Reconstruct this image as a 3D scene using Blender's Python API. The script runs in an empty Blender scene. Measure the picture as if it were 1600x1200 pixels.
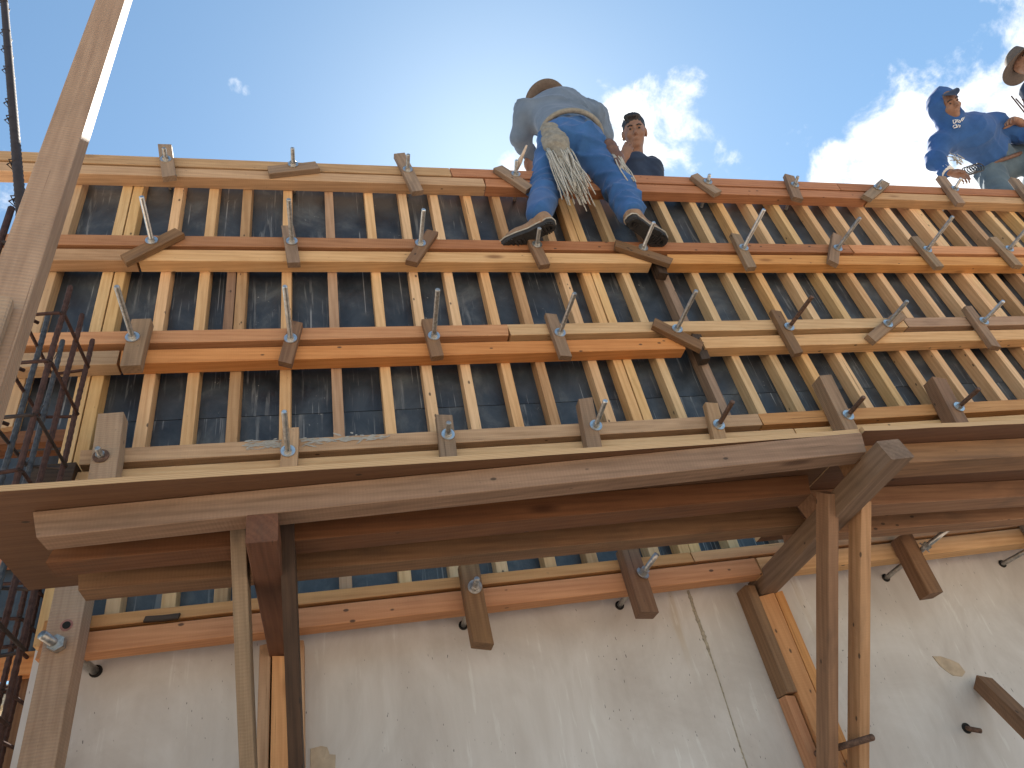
import bpy, bmesh, math, random
import numpy as np
from mathutils import Vector, Matrix, noise as mnoise

random.seed(7)
rng = np.random.default_rng(7)
SC = bpy.context.scene
COL = SC.collection

# ------------------------------------------------------------------ camera
CAM_Z = 1.6
F_PX, PITCH, YAW, ROLL = 1102.5, 0.63466, 0.31127, -0.22690
fw = Vector((math.sin(YAW)*math.cos(PITCH), math.cos(YAW)*math.cos(PITCH), math.sin(PITCH)))
r0 = Vector((math.cos(YAW), -math.sin(YAW), 0)); u0 = r0.cross(fw)
RT = r0*math.cos(ROLL) + u0*math.sin(ROLL)
UP = -r0*math.sin(ROLL) + u0*math.cos(ROLL)
C0 = Vector((0, 0, CAM_Z))
cam = bpy.data.cameras.new('camera'); camo = bpy.data.objects.new('camera', cam); COL.objects.link(camo)
camo.matrix_world = Matrix(((RT.x, UP.x, -fw.x, 0), (RT.y, UP.y, -fw.y, 0), (RT.z, UP.z, -fw.z, CAM_Z), (0, 0, 0, 1)))
cam.sensor_width = 36; cam.lens = 36*F_PX/1600; cam.clip_end = 3000; cam.clip_start = 0.05
SC.camera = camo

def ray(px, py): return RT*((px-800)/F_PX) - UP*((py-600)/F_PX) + fw
def onY(px, py, y): d = ray(px, py); return C0 + d*(y/d.y)
def onZ(px, py, z): d = ray(px, py); return C0 + d*((z-CAM_Z)/d.z)
def onX(px, py, x): d = ray(px, py); return C0 + d*(x/d.x)
def at(px, py, dep): return C0 + ray(px, py)*dep

# ------------------------------------------------------------------ world, sun, exposure
SUN_EL, SUN_AZ = math.radians(52), math.radians(22)        # azimuth from +Y towards +X
W = bpy.data.worlds.new('World'); SC.world = W; W.use_nodes = True
nt = W.node_tree; nt.nodes.clear()
def N(t, typ, **kw):
    n = t.nodes.new(typ)
    for k, v in kw.items(): setattr(n, k, v)
    return n
def L(t, a, b): t.links.new(a, b)
out = N(nt, 'ShaderNodeOutputWorld'); bg = N(nt, 'ShaderNodeBackground'); bg.inputs[1].default_value = 0.092
sky = N(nt, 'ShaderNodeTexSky', sky_type='NISHITA', sun_disc=False, sun_elevation=SUN_EL, sun_rotation=SUN_AZ)
sky.air_density = 1.0; sky.dust_density = 0.46; sky.ozone_density = 0.6; sky.altitude = 1200
tc = N(nt, 'ShaderNodeTexCoord')
DIR = tc.outputs['Generated']
def math_n(t, op, a, b=None, clamp=False):
    n = N(t, 'ShaderNodeMath', operation=op); n.use_clamp = clamp
    for i, v in enumerate((a, b)):
        if v is None: continue
        if isinstance(v, (int, float)): n.inputs[i].default_value = v
        else: L(t, v, n.inputs[i])
    return n.outputs[0]
def sstep(t, v, lo, hi):
    n = N(t, 'ShaderNodeMapRange', interpolation_type='SMOOTHSTEP'); L(t, v, n.inputs[0])
    n.inputs[1].default_value = lo; n.inputs[2].default_value = hi
    return n.outputs[0]
def cloud_noise(scale, detail, rough, off):
    m = N(nt, 'ShaderNodeMapping'); L(nt, DIR, m.inputs[0]); m.inputs['Location'].default_value = off
    n = N(nt, 'ShaderNodeTexNoise'); L(nt, m.outputs[0], n.inputs['Vector'])
    n.inputs['Scale'].default_value = scale; n.inputs['Detail'].default_value = detail; n.inputs['Roughness'].default_value = rough
    n.inputs['Distortion'].default_value = 0.25
    return n.outputs['Fac']
fine = cloud_noise(11.0, 12, 0.62, (3.1, 1.7, 0.4))
wide = cloud_noise(2.6, 4, 0.5, (0.9, 4.2, 2.2))
mask = None
# cumulus banks: (pixel the bank stands at, angular radius, weight)
for (px, py, rad, wt) in ((1480, 235, 0.15, 1.0), (1400, 265, 0.10, 0.95), (1560, 160, 0.11, 0.95), (1640, 90, .14, .9), (1750, 260, .25, 1.0),
                          (1300, 262, 0.05, 0.8), (1030, 190, 0.105, 0.85), (975, 225, .07, .8), (1170, 240, 0.07, .55), (1240,215,.05,.5), (367, 134, 0.016, 0.5), (386, 142, .012, .45), (410, 66, .012, .4), (830, 262, .06, .7),
                          (945, 125, .018, .6), (2300, 300, .35, .9), (-500, 500, .4, .8), (2000, 900, .5, .9)):
    d = ray(px, py).normalized()
    dp = N(nt, 'ShaderNodeVectorMath', operation='DOT_PRODUCT'); L(nt, DIR, dp.inputs[0]); dp.inputs[1].default_value = d
    v = math_n(nt, 'MULTIPLY', sstep(nt, dp.outputs['Value'], math.cos(rad), 1.0), wt)
    mask = v if mask is None else math_n(nt, 'MAXIMUM', mask, v)
gen = math_n(nt, 'MULTIPLY', sstep(nt, wide, 0.62, 0.8), 0.0)
mask = math_n(nt, 'MAXIMUM', mask, gen)
dens = math_n(nt, 'ADD', math_n(nt, 'MULTIPLY', mask, 0.50), math_n(nt, 'MULTIPLY', math_n(nt, 'SUBTRACT', fine, 0.5), 1.5))
cl = sstep(nt, dens, 0.22, 0.54)
cl = math_n(nt, 'MULTIPLY', cl, sstep(nt, mask, 0.0, 0.25))
mx = N(nt, 'ShaderNodeMix', data_type='RGBA')
L(nt, cl, mx.inputs['Factor']); 
tint = N(nt, 'ShaderNodeMix', data_type='RGBA', blend_type='MULTIPLY'); tint.inputs['Factor'].default_value = 1
L(nt, sky.outputs[0], tint.inputs['A']); tint.inputs['B'].default_value = (.90, 1.055, .99, 1)      # camera white balance
L(nt, tint.outputs['Result'], mx.inputs['A']); mx.inputs['B'].default_value = (6.2, 6.25, 6.3, 1)
L(nt, mx.outputs['Result'], bg.inputs[0]); L(nt, bg.outputs[0], out.inputs[0])

sund = Vector((math.sin(SUN_AZ)*math.cos(SUN_EL), math.cos(SUN_AZ)*math.cos(SUN_EL), math.sin(SUN_EL)))
sl = bpy.data.lights.new('sun', 'SUN'); sl.energy = 5.0; sl.angle = math.radians(0.55); sl.color = (1.0, 0.94, 0.84)
so = bpy.data.objects.new('sun', sl); COL.objects.link(so); so.location = (6, 12, 20)
so.rotation_euler = sund.to_track_quat('Z', 'Y').to_euler()

vs = SC.view_settings; vs.view_transform = 'Standard'; vs.look = 'None'; vs.exposure = 1.3; vs.gamma = 1; vs.use_curve_mapping = False

# ------------------------------------------------------------------ object helpers
def tag(o, label=None, cat=None, group=None, kind=None):
    if label: o['label'] = label
    if cat: o['category'] = cat
    if group: o['group'] = group
    if kind: o['kind'] = kind
    return o
def thing(name, label, cat, loc, group=None):
    o = bpy.data.objects.new(name, None); COL.objects.link(o); o.location = loc; o.empty_display_size = .1
    return tag(o, label, cat, group)
def wpos(o):
    p = Vector(o.location)
    while o.parent is not None:
        o = o.parent; p = p + Vector(o.location)
    return p
def link(name, me, mat, parent=None, M=None, smooth=False):
    o = bpy.data.objects.new(name, me); COL.objects.link(o)
    if mat is not None and len(me.materials) == 0: me.materials.append(mat)
    M = M or Matrix.Identity(4)
    if parent is not None:
        # parents are Empties without rotation, or meshes whose matrix is known
        PW = parent.get('_m'); PM = MATS[parent.name]
        o.parent = parent; o.matrix_local = PM.inverted() @ M
    else:
        o.matrix_world = M
    MATS[o.name] = M.copy()
    if smooth:
        for p in me.polygons: p.use_smooth = True
    return o
MATS = {}
_thing = thing
def thing(name, label, cat, loc, group=None):
    o = _thing(name, label, cat, loc, group); MATS[o.name] = Matrix.Translation(Vector(loc)); return o

def frame(p0, p1, up):
    p0, p1, up = Vector(p0), Vector(p1), Vector(up)
    x = (p1-p0).normalized(); z = (up - x*up.dot(x)).normalized(); y = z.cross(x)
    c = (p0+p1)/2
    return Matrix(((x.x, y.x, z.x, c.x), (x.y, y.y, z.y, c.y), (x.z, y.z, z.z, c.z), (0, 0, 0, 1))), (p1-p0).length

def timber_mesh(ln, w, h, ch=.0014, bow=.0015, rings=3, skew=.004):
    """a sawn timber along X: chamfered section, slightly bowed, ends cut a little off square"""
    vs_, fs = [], []
    e0, e1 = random.uniform(-skew, skew), random.uniform(-skew, skew)
    for i in range(rings):
        t = i/(rings-1); x = (t-.5)*ln
        b = math.sin(t*math.pi)*bow*random.uniform(-1, 1) if 0 < i < rings-1 else 0
        b2 = math.sin(t*math.pi)*bow*random.uniform(-1, 1) if 0 < i < rings-1 else 0
        a, c = w/2*random.uniform(.985, 1.012), h/2*random.uniform(.985, 1.012)
        c8 = [(-a+ch, -c), (a-ch, -c), (a, -c+ch), (a, c-ch), (a-ch, c), (-a+ch, c), (-a, c-ch), (-a, -c+ch)]
        for (y, z) in c8:
            k = (e0 if i == 0 else e1 if i == rings-1 else 0)*(z/c)
            vs_.append((x+k, y+b, z+b2))
    for i in range(rings-1):
        for j in range(8):
            a0 = i*8+j; a1 = i*8+(j+1) % 8
            fs.append((a0, a0+8, a1+8, a1))
    fs.append(tuple(range(0, 8))); fs.append(tuple(reversed(range((rings-1)*8, rings*8))))
    me = bpy.data.meshes.new('timber'); me.from_pydata(vs_, [], fs); me.update()
    bm = bmesh.new(); bm.from_mesh(me); bmesh.ops.recalc_face_normals(bm, faces=bm.faces); bm.to_mesh(me); bm.free()
    me.shade_flat()
    return me
def timber(name, p0, p1, w, h, up, mat, parent=None, **kw):
    M, ln = frame(p0, p1, up)
    return link(name, timber_mesh(ln, w, h, **kw), mat, parent, M)

def tube_mesh(path, r, seg=8, closed=False, radii=None, ribs=0, rib_h=0.0):
    P = [Vector(p) for p in path]; n = len(P)
    vs_, fs = [], []
    t = (P[1]-P[0]).normalized(); ref = Vector((0, 0, 1)) if abs(t.z) < .9 else Vector((1, 0, 0))
    nrm = t.cross(ref).normalized()
    for i in range(n):
        if closed: t = (P[(i+1) % n]-P[i-1]).normalized()
        else: t = (P[min(i+1, n-1)]-P[max(i-1, 0)]).normalized()
        nrm = (nrm - t*nrm.dot(t)).normalized(); bn = t.cross(nrm)
        rr = radii[i] if radii else r
        for j in range(seg):
            a = 2*math.pi*j/seg
            vs_.append(P[i] + (nrm*math.cos(a)+bn*math.sin(a))*rr)
    m = n if closed else n-1
    for i in range(m):
        for j in range(seg):
            a = i*seg+j; b = i*seg+(j+1) % seg; c = ((i+1) % n)*seg+(j+1) % seg; d = ((i+1) % n)*seg+j
            fs.append((a, b, c, d))
    if not closed:
        fs.append(tuple(reversed(range(seg)))); fs.append(tuple(range((n-1)*seg, n*seg)))
    me = bpy.data.meshes.new('tube'); me.from_pydata([tuple(v) for v in vs_], [], fs); me.update()
    return me
def tube(name, path, r, mat, parent=None, **kw):
    c = sum((Vector(p) for p in path), Vector())/len(path)
    return link(name, tube_mesh([Vector(p)-c for p in path], r, **kw), mat, parent, Matrix.Translation(c), smooth=True)
def join_meshes(meshes, name='joined'):
    bm = bmesh.new()
    for m in meshes: bm.from_mesh(m)
    me = bpy.data.meshes.new(name); bm.to_mesh(me); bm.free()
    for m in meshes: bpy.data.meshes.remove(m)
    return me
def box_mesh(sx, sy, sz, ch=.0):
    bm = bmesh.new(); bmesh.ops.create_cube(bm, size=1)
    for v in bm.verts: v.co = Vector((v.co.x*sx, v.co.y*sy, v.co.z*sz))
    if ch: bmesh.ops.bevel(bm, geom=bm.edges[:], offset=ch, segments=1, affect='EDGES')
    me = bpy.data.meshes.new('box'); bm.to_mesh(me); bm.free(); return me

# ------------------------------------------------------------------ materials
def new_mat(name):
    m = bpy.data.materials.new(name); m.use_nodes = True; t = m.node_tree; t.nodes.clear()
    o = N(t, 'ShaderNodeOutputMaterial'); b = N(t, 'ShaderNodeBsdfPrincipled'); L(t, b.outputs[0], o.inputs[0])
    return m, t, b
def coords(t, scale, off=True, src='Object', rot=None):
    c = N(t, 'ShaderNodeTexCoord'); v = c.outputs[src]
    if off:
        oi = N(t, 'ShaderNodeObjectInfo'); a = N(t, 'ShaderNodeVectorMath', operation='MULTIPLY_ADD')
        cb = N(t, 'ShaderNodeCombineXYZ')
        for i in range(3): L(t, oi.outputs['Random'], cb.inputs[i])
        L(t, cb.outputs[0], a.inputs[0]); a.inputs[1].default_value = (17.3, 5.1, 9.7); L(t, v, a.inputs[2]); v = a.outputs[0]
    m = N(t, 'ShaderNodeMapping'); L(t, v, m.inputs[0]); m.inputs['Scale'].default_value = scale
    if rot: m.inputs['Rotation'].default_value = rot
    return m.outputs[0]
def noise_n(t, vec, scale=1, detail=3, rough=.5, dist=0):
    n = N(t, 'ShaderNodeTexNoise'); L(t, vec, n.inputs['Vector'])
    n.inputs['Scale'].default_value = scale; n.inputs['Detail'].default_value = detail
    n.inputs['Roughness'].default_value = rough; n.inputs['Distortion'].default_value = dist
    return n.outputs['Fac']
def ramp(t, fac, stops):
    r = N(t, 'ShaderNodeValToRGB'); L(t, fac, r.inputs[0])
    e = r.color_ramp.elements
    while len(e) < len(stops): e.new(.5)
    for i, (p, c) in enumerate(stops):
        e[i].position = p; e[i].color = (c[0], c[1], c[2], 1) if not isinstance(c, (int, float)) else (c, c, c, 1)
    return r.outputs[0]
def mixc(t, fac, a, b, mode='MIX'):
    m = N(t, 'ShaderNodeMix', data_type='RGBA', blend_type=mode)
    if isinstance(fac, (int, float)): m.inputs['Factor'].default_value = fac
    else: L(t, fac, m.inputs['Factor'])
    for k, v in (('A', a), ('B', b)):
        if isinstance(v, tuple): m.inputs[k].default_value = (v[0], v[1], v[2], 1)
        else: L(t, v, m.inputs[k])
    return m.outputs['Result']
def bump(t, b, h, strength=.3, dist=.002):
    n = N(t, 'ShaderNodeBump'); L(t, h, n.inputs['Height']); n.inputs['Strength'].default_value = strength; n.inputs['Distance'].default_value = dist
    L(t, n.outputs[0], b.inputs['Normal'])

def wood(name, light, dark, rough=.68, stain=0.0, saw=0.0, vary=.22, knots=True, contrast=1.0):
    m, t, b = new_mat(name)
    fine = noise_n(t, coords(t, (4, 190, 190)), 1, 4, .6)
    broad = noise_n(t, coords(t, (1.9, 42, 42)), 1, 5, .58, .5)
    blot = noise_n(t, coords(t, (7, 16, 16)), 1, 5, .6, .3)
    wv = N(t, 'ShaderNodeTexWave', wave_type='BANDS', bands_direction='DIAGONAL'); L(t, coords(t, (1.6, 30, 30)), wv.inputs['Vector'])
    wv.inputs['Scale'].default_value = 1.0; wv.inputs['Distortion'].default_value = 5.5; wv.inputs['Detail'].default_value = 2; wv.inputs['Detail Scale'].default_value = .7
    f = math_n(t, 'ADD', math_n(t, 'ADD', math_n(t, 'MULTIPLY', broad, .38), math_n(t, 'MULTIPLY', blot, .25)), math_n(t, 'ADD', math_n(t, 'MULTIPLY', fine, .30), math_n(t, 'MULTIPLY', wv.outputs['Fac'], .08)))
    lo, hi = .5-.125/contrast, .5+.125/contrast
    col = ramp(t, f, ((lo, dark), (hi, light)))
    if knots:
        vo = N(t, 'ShaderNodeTexVoronoi', feature='F1'); L(t, coords(t, (2.6, 9, 9)), vo.inputs['Vector']); vo.inputs['Scale'].default_value = 1
        k = sstep(t, vo.outputs['Distance'], .17, .05)
        # only some cells carry a knot
        sel = math_n(t, 'GREATER_THAN', N(t, 'ShaderNodeSeparateColor').outputs[0], .5)
        sc_ = t.nodes[-2] if False else None
        sp = N(t, 'ShaderNodeSeparateColor'); L(t, vo.outputs['Color'], sp.inputs[0])
        sel = math_n(t, 'GREATER_THAN', sp.outputs[0], .72)
        col = mixc(t, math_n(t, 'MULTIPLY', math_n(t, 'MULTIPLY', k, sel), .75), col, (dark[0]*.33, dark[1]*.25, dark[2]*.22))
    # grime: blotches with a shape of their own
    g = noise_n(t, coords(t, (3.0, 9, 9)), 1, 6, .65, .4)
    gs = sstep(t, g, .56-.12*stain, .80-.16*stain)
    col = mixc(t, math_n(t, 'MULTIPLY', gs, .18+.55*stain), col, (.085, .058, .042))
    sp_ = noise_n(t, coords(t, (55, 90, 90)), 1, 2, .5)
    col = mixc(t, math_n(t, 'MULTIPLY', sstep(t, sp_, .70, .80), .25+.5*stain), col, (.07, .05, .04))
    # drying checks: hairline splits along the grain
    ck = noise_n(t, coords(t, (1.6, 105, 105)), 1, 2, .5, .2)
    cks = math_n(t, 'MULTIPLY', sstep(t, ck, .70, .735), sstep(t, blot, .45, .6))
    col = mixc(t, math_n(t, 'MULTIPLY', cks, .65), col, (dark[0]*.3, dark[1]*.25, dark[2]*.22))
    # nail holes
    vn = N(t, 'ShaderNodeTexVoronoi', feature='F1'); L(t, coords(t, (16, 30, 30)), vn.inputs['Vector']); vn.inputs['Scale'].default_value = 1
    sn = N(t, 'ShaderNodeSeparateColor'); L(t, vn.outputs['Color'], sn.inputs[0])
    nh = math_n(t, 'MULTIPLY', sstep(t, vn.outputs['Distance'], .17, .10), math_n(t, 'GREATER_THAN', sn.outputs[1], .86))
    col = mixc(t, math_n(t, 'MULTIPLY', nh, .8), col, (.03, .022, .018))
    h = math_n(t, 'SUBTRACT', fine, math_n(t, 'MULTIPLY', cks, .8))
    if saw:
        ws = N(t, 'ShaderNodeTexWave', wave_type='BANDS', bands_direction='X'); L(t, coords(t, (1, .35, .35)), ws.inputs['Vector'])
        ws.inputs['Scale'].default_value = 38; ws.inputs['Distortion'].default_value = 2.5; ws.inputs['Detail'].default_value = 3; ws.inputs['Detail Scale'].default_value = 2
        col = mixc(t, math_n(t, 'MULTIPLY', ws.outputs['Fac'], .22*saw), col, (dark[0]*.75, dark[1]*.75, dark[2]*.75))
        h = math_n(t, 'ADD', math_n(t, 'MULTIPLY', h, .5), math_n(t, 'MULTIPLY', ws.outputs['Fac'], .5*saw))
    oi = N(t, 'ShaderNodeObjectInfo')
    hs = N(t, 'ShaderNodeHueSaturation'); L(t, col, hs.inputs['Color'])
    L(t, math_n(t, 'ADD', math_n(t, 'MULTIPLY', oi.outputs['Random'], vary), 1-vary/2), hs.inputs['Value'])
    rr = math_n(t, 'FRACT', math_n(t, 'MULTIPLY', oi.outputs['Random'], 7.31))
    L(t, math_n(t, 'ADD', math_n(t, 'MULTIPLY', rr, .16), .94), hs.inputs['Saturation'])
    rh = math_n(t, 'FRACT', math_n(t, 'MULTIPLY', oi.outputs['Random'], 13.7))
    L(t, math_n(t, 'ADD', math_n(t, 'MULTIPLY', rh, .012), .495), hs.inputs['Hue'])
    L(t, hs.outputs[0], b.inputs['Base Color'])
    b.inputs['Roughness'].default_value = rough; b.inputs['Specular IOR Level'].default_value = .3
    bump(t, b, h, .5, .0022)
    return m
M_PALE = wood('pale_pine', (0.67, 0.435, 0.235), (0.5, 0.295, 0.142))
M_ORANGE = wood('orange_pine', (0.59, 0.295, 0.13), (0.44, 0.195, 0.08), saw=.2)
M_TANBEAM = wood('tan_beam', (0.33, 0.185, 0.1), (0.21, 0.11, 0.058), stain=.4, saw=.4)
M_RED = wood('reddish_pine', (0.44, 0.205, 0.11), (0.31, 0.128, 0.064), stain=.2, saw=.35)
M_TAN = wood('tan_pine', (0.5, 0.31, 0.18), (0.34, 0.195, 0.105), stain=.22, saw=.3)
M_BROWN = wood('brown_timber', (0.25, 0.138, 0.074), (0.15, 0.078, 0.042), stain=.5, saw=.4)
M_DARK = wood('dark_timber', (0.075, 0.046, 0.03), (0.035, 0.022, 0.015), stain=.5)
M_GREY = wood('weathered_grey_wood', (0.32, 0.215, 0.14), (0.205, 0.135, 0.086), stain=.55, saw=.5)
M_POST = wood('rough_sawn_post', (0.44, 0.29, 0.19), (0.32, 0.2, 0.128), stain=.3, saw=1.0, knots=True)
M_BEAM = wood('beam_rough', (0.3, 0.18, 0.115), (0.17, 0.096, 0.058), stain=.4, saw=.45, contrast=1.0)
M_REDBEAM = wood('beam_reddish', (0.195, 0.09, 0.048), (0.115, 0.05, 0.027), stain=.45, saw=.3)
M_PLYEDGE = wood('plywood_deck_face', (0.18, 0.09, 0.05), (0.125, 0.06, 0.034), stain=.3, contrast=.8)

def ply_edge_mat():
    m, t, b = new_mat('plywood_edge_layers')
    c = N(t, 'ShaderNodeTexCoord'); s = N(t, 'ShaderNodeSeparateXYZ'); L(t, c.outputs['Object'], s.inputs[0])
    w_ = math_n(t, 'FRACT', math_n(t, 'MULTIPLY', s.outputs['Z'], 230))
    col = ramp(t, w_, ((.35, (.58, .39, .21)), (.6, (.46, .28, .14))))
    L(t, col, b.inputs['Base Color']); b.inputs['Roughness'].default_value = .8
    return m
M_PLYLAYER = ply_edge_mat()

def black_ply():
    m, t, b = new_mat('black_film_plywood')
    v = coords(t, (1, 1, 1), off=False)
    dust = noise_n(t, coords(t, (5, 5, 4)), 1, 8, .68, .5)
    base = ramp(t, dust, ((.32, (.014, .017, .023)), (.54, (.046, .055, .066)), (.76, (.13, .14, .145))))
    # drips of laitance, running down
    dr = noise_n(t, coords(t, (46, 3, 3.2)), 1, 5, .62, .5)
    pat = noise_n(t, coords(t, (2.2, 2, 3.0)), 1, 3, .5)
    drips = math_n(t, 'MULTIPLY', sstep(t, dr, .54, .66), sstep(t, pat, .45, .60))
    base = mixc(t, math_n(t, 'MULTIPLY', drips, .34), base, (.36, .36, .35))
    # scratched vertical lines
    li = noise_n(t, coords(t, (120, 3, .45)), 1, 1, .5)
    lines = math_n(t, 'MULTIPLY', math_n(t, 'MULTIPLY', sstep(t, li, .665, .685), sstep(t, noise_n(t, coords(t, (3, 3, 5)), 1, 3, .6), .44, .60)), .45)
    base = mixc(t, lines, base, (.46, .46, .46))
    # crumbs of mortar
    cr = noise_n(t, coords(t, (60, 60, 45)), 1, 5, .7)
    cm = math_n(t, 'MULTIPLY', sstep(t, cr, .66, .70), sstep(t, noise_n(t, coords(t, (4, 4, 4)), 1, 2), .52, .62))
    base = mixc(t, math_n(t, 'MULTIPLY', cm, .7), base, (.46, .45, .40))
    L(t, base, b.inputs['Base Color'])
    L(t, ramp(t, dust, ((.3, .30), (.7, .52))), b.inputs['Roughness'])
    b.inputs['Specular IOR Level'].default_value = .5
    bump(t, b, cr, .15, .001)
    return m
M_BLACK = black_ply()

def concrete_mat():
    m, t, b = new_mat('cast_concrete')
    n1 = noise_n(t, coords(t, (3.4, 3.4, 2.4), off=False), 1, 9, .64, .9)
    n2 = noise_n(t, coords(t, (26, 8, 1.6), off=False), 1, 5, .6, .3)
    col = ramp(t, math_n(t, 'ADD', math_n(t, 'MULTIPLY', n1, .82), math_n(t, 'MULTIPLY', n2, .18)),
               ((.34, (.46, .405, .365)), (.50, (.54, .49, .45)), (.66, (.62, .575, .54))))
    # ochre seep stains
    st = math_n(t, 'MULTIPLY', sstep(t, noise_n(t, coords(t, (16, 5, .9), off=False), 1, 3, .5, .8), .60, .74), sstep(t, noise_n(t, coords(t, (1.5, 1, 2), off=False), 1, 2), .5, .62))
    col = mixc(t, math_n(t, 'MULTIPLY', st, .4), col, (.42, .30, .16))
    # slanting pale trowel scrapes
    sc = noise_n(t, coords(t, (55, 5, 5), off=False, rot=(0, math.radians(-22), 0)), 1, 3, .6)
    col = mixc(t, math_n(t, 'MULTIPLY', math_n(t, 'MULTIPLY', sstep(t, sc, .60, .70), sstep(t, n1, .44, .56)), .45), col, (.70, .68, .64))
    # dark nicks
    nk = noise_n(t, coords(t, (150, 80, 52), off=False, rot=(0, math.radians(14), 0)), 1, 1, .4)
    nm = math_n(t, 'MULTIPLY', sstep(t, nk, .742, .762), sstep(t, noise_n(t, coords(t, (5, 5, 5), off=False, ), 1, 2), .46, .56))
    col = mixc(t, math_n(t, 'MULTIPLY', nm, .85), col, (.06, .05, .045))
    L(t, col, b.inputs['Base Color']); b.inputs['Roughness'].default_value = .62
    b.inputs['Specular IOR Level'].default_value = .35
    bump(t, b, math_n(t, 'SUBTRACT', n2, math_n(t, 'MULTIPLY', nm, 1.5)), .18, .003)
    return m
M_CONC = concrete_mat()

def simple(name, col, rough=.6, metal=0.0, var=.25, scale=40, bmp=.2, col2=None, spec=.4, wave=None):
    m, t, b = new_mat(name)
    n = noise_n(t, coords(t, (scale, scale, scale)), 1, 5, .6)
    c2 = col2 or tuple(c*(1-var) for c in col)
    L(t, ramp(t, n, ((.35, c2), (.65, col))), b.inputs['Base Color'])
    b.inputs['Roughness'].default_value = rough; b.inputs['Metallic'].default_value = metal; b.inputs['Specular IOR Level'].default_value = spec
    if bmp: bump(t, b, n, bmp, .002)
    return m
M_ZINC = simple('zinc_steel', (.74, .74, .72), .32, .9, .3, 60, .1)
M_STEEL = simple('dull_steel_rod', (.52, .50, .47), .36, .75, .45, 80, .2)
M_RUSTROD = simple('rusty_rod', (.20, .115, .08), .7, .35, .5, 90, .3)
M_REBAR = simple('grey_rebar', (.11, .105, .105), .55, .6, .5, 70, .3)
M_RUST = simple('rusty_rebar', (.085, .040, .030), .8, .2, .5, 70, .35)
M_WIRE = simple('tie_wire', (.06, .045, .04), .7, .4, .3, 50, 0)
M_HOLE = simple('hole_dark', (.015, .013, .012), .9, 0, .1, 20, 0)
M_DIRT = simple('dirt', (.66, .53, .42), .95, 0, .4, 1.3, .5, spec=.1)
M_PAPER = simple('peeled_skin', (.50, .39, .28), .8, 0, .25, 25, .3)
M_FIN = simple('concrete_fin', (.46, .40, .31), .9, 0, .55, 60, .9)
M_WALLBG = simple('cream_render', (.74, .66, .50), .9, 0, .2, 1.2, .1)
M_SKIN = simple('skin', (.29, .16, .105), .55, 0, .2, 30, .1)
M_SKIN2 = simple('skin_tan', (.235, .125, .082), .55, 0, .2, 30, .1)
M_HAIR = simple('black_hair', (.012, .011, .013), .5, 0, .3, 160, .6)
M_LEATHER = simple('tan_leather', (.33, .20, .115), .6, 0, .35, 40, .3)
M_SOLE = simple('rubber_sole', (.035, .033, .033), .75, 0, .4, 60, .3)
M_STRING = simple('string', (.50, .47, .41), .85, 0, .3, 60, .3)
M_POUCH = simple('canvas_pouch', (.27, .25, .21), .9, 0, .35, 45, .4)
M_STRAW = simple('felt_hat', (.125, .10, .085), .85, 0, .25, 60, .5)
M_WHITE = simple('white_print', (.80, .80, .80), .7, 0, .05, 60, 0)
M_GLOVE = simple('white_glove', (.72, .70, .66), .8, 0, .2, 60, .3)
M_BELT = simple('brown_belt', (.16, .085, .06), .55, 0, .3, 50, .2)
def cloth(name, col, col2, weave=420, big=9):
    m, t, b = new_mat(name)
    w_ = noise_n(t, coords(t, (weave, weave, weave)), 1, 2, .5)
    g = noise_n(t, coords(t, (big, big, big)), 1, 5, .6)
    L(t, ramp(t, math_n(t, 'ADD', math_n(t, 'MULTIPLY', w_, .3), math_n(t, 'MULTIPLY', g, .7)), ((.35, col2), (.65, col))), b.inputs['Base Color'])
    b.inputs['Roughness'].default_value = .88; b.inputs['Specular IOR Level'].default_value = .15
    b.inputs['Sheen Weight'].default_value = .15
    bump(t, b, math_n(t, 'ADD', math_n(t, 'MULTIPLY', g, .6), math_n(t, 'MULTIPLY', w_, .1)), .35, .006)
    return m
M_JEAN = cloth('blue_denim', (.045, .13, .32), (.026, .078, .20))
M_JEAN2 = cloth('faded_denim', (.11, .155, .19), (.065, .10, .135))
M_SHIRT = cloth('grey_blue_shirt', (.15, .195, .26), (.10, .138, .195))
M_HOOD = cloth('blue_hoodie', (.035, .105, .29), (.022, .070, .20))
M_NAVY = cloth('navy_shirt', (.030, .050, .095), (.020, .032, .06))

# ------------------------------------------------------------------ setting
gm = bpy.data.meshes.new('ground')
gv, gf = [], []
GN = 40
xs = [math.copysign(abs(k/GN)**3*900, k) for k in range(-GN, GN+1)]
for yy in xs:
    for xx in xs:
        gv.append((xx, yy, mnoise.noise(Vector((xx*.35, yy*.35, 0)))*.03 if abs(xx) < 40 and abs(yy) < 40 else 0))
n1 = 2*GN+1
for j in range(n1-1):
    for i in range(n1-1):
        a = j*n1+i; gf.append((a, a+1, a+n1+1, a+n1))
gm.from_pydata(gv, [], gf); gm.update()
tag(link('ground', gm, M_DIRT), 'bare packed earth of the building site', None, None, 'structure')

YS = 2.2              # front plane of the studs
SD = .063             # stud depth
WT = .063             # wale thickness
YW = YS-WT            # front plane of the wales
YP = YS+SD            # front of the plywood skin
YC = 2.277            # face of the cast concrete
Z = lambda z: z+CAM_Z

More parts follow.
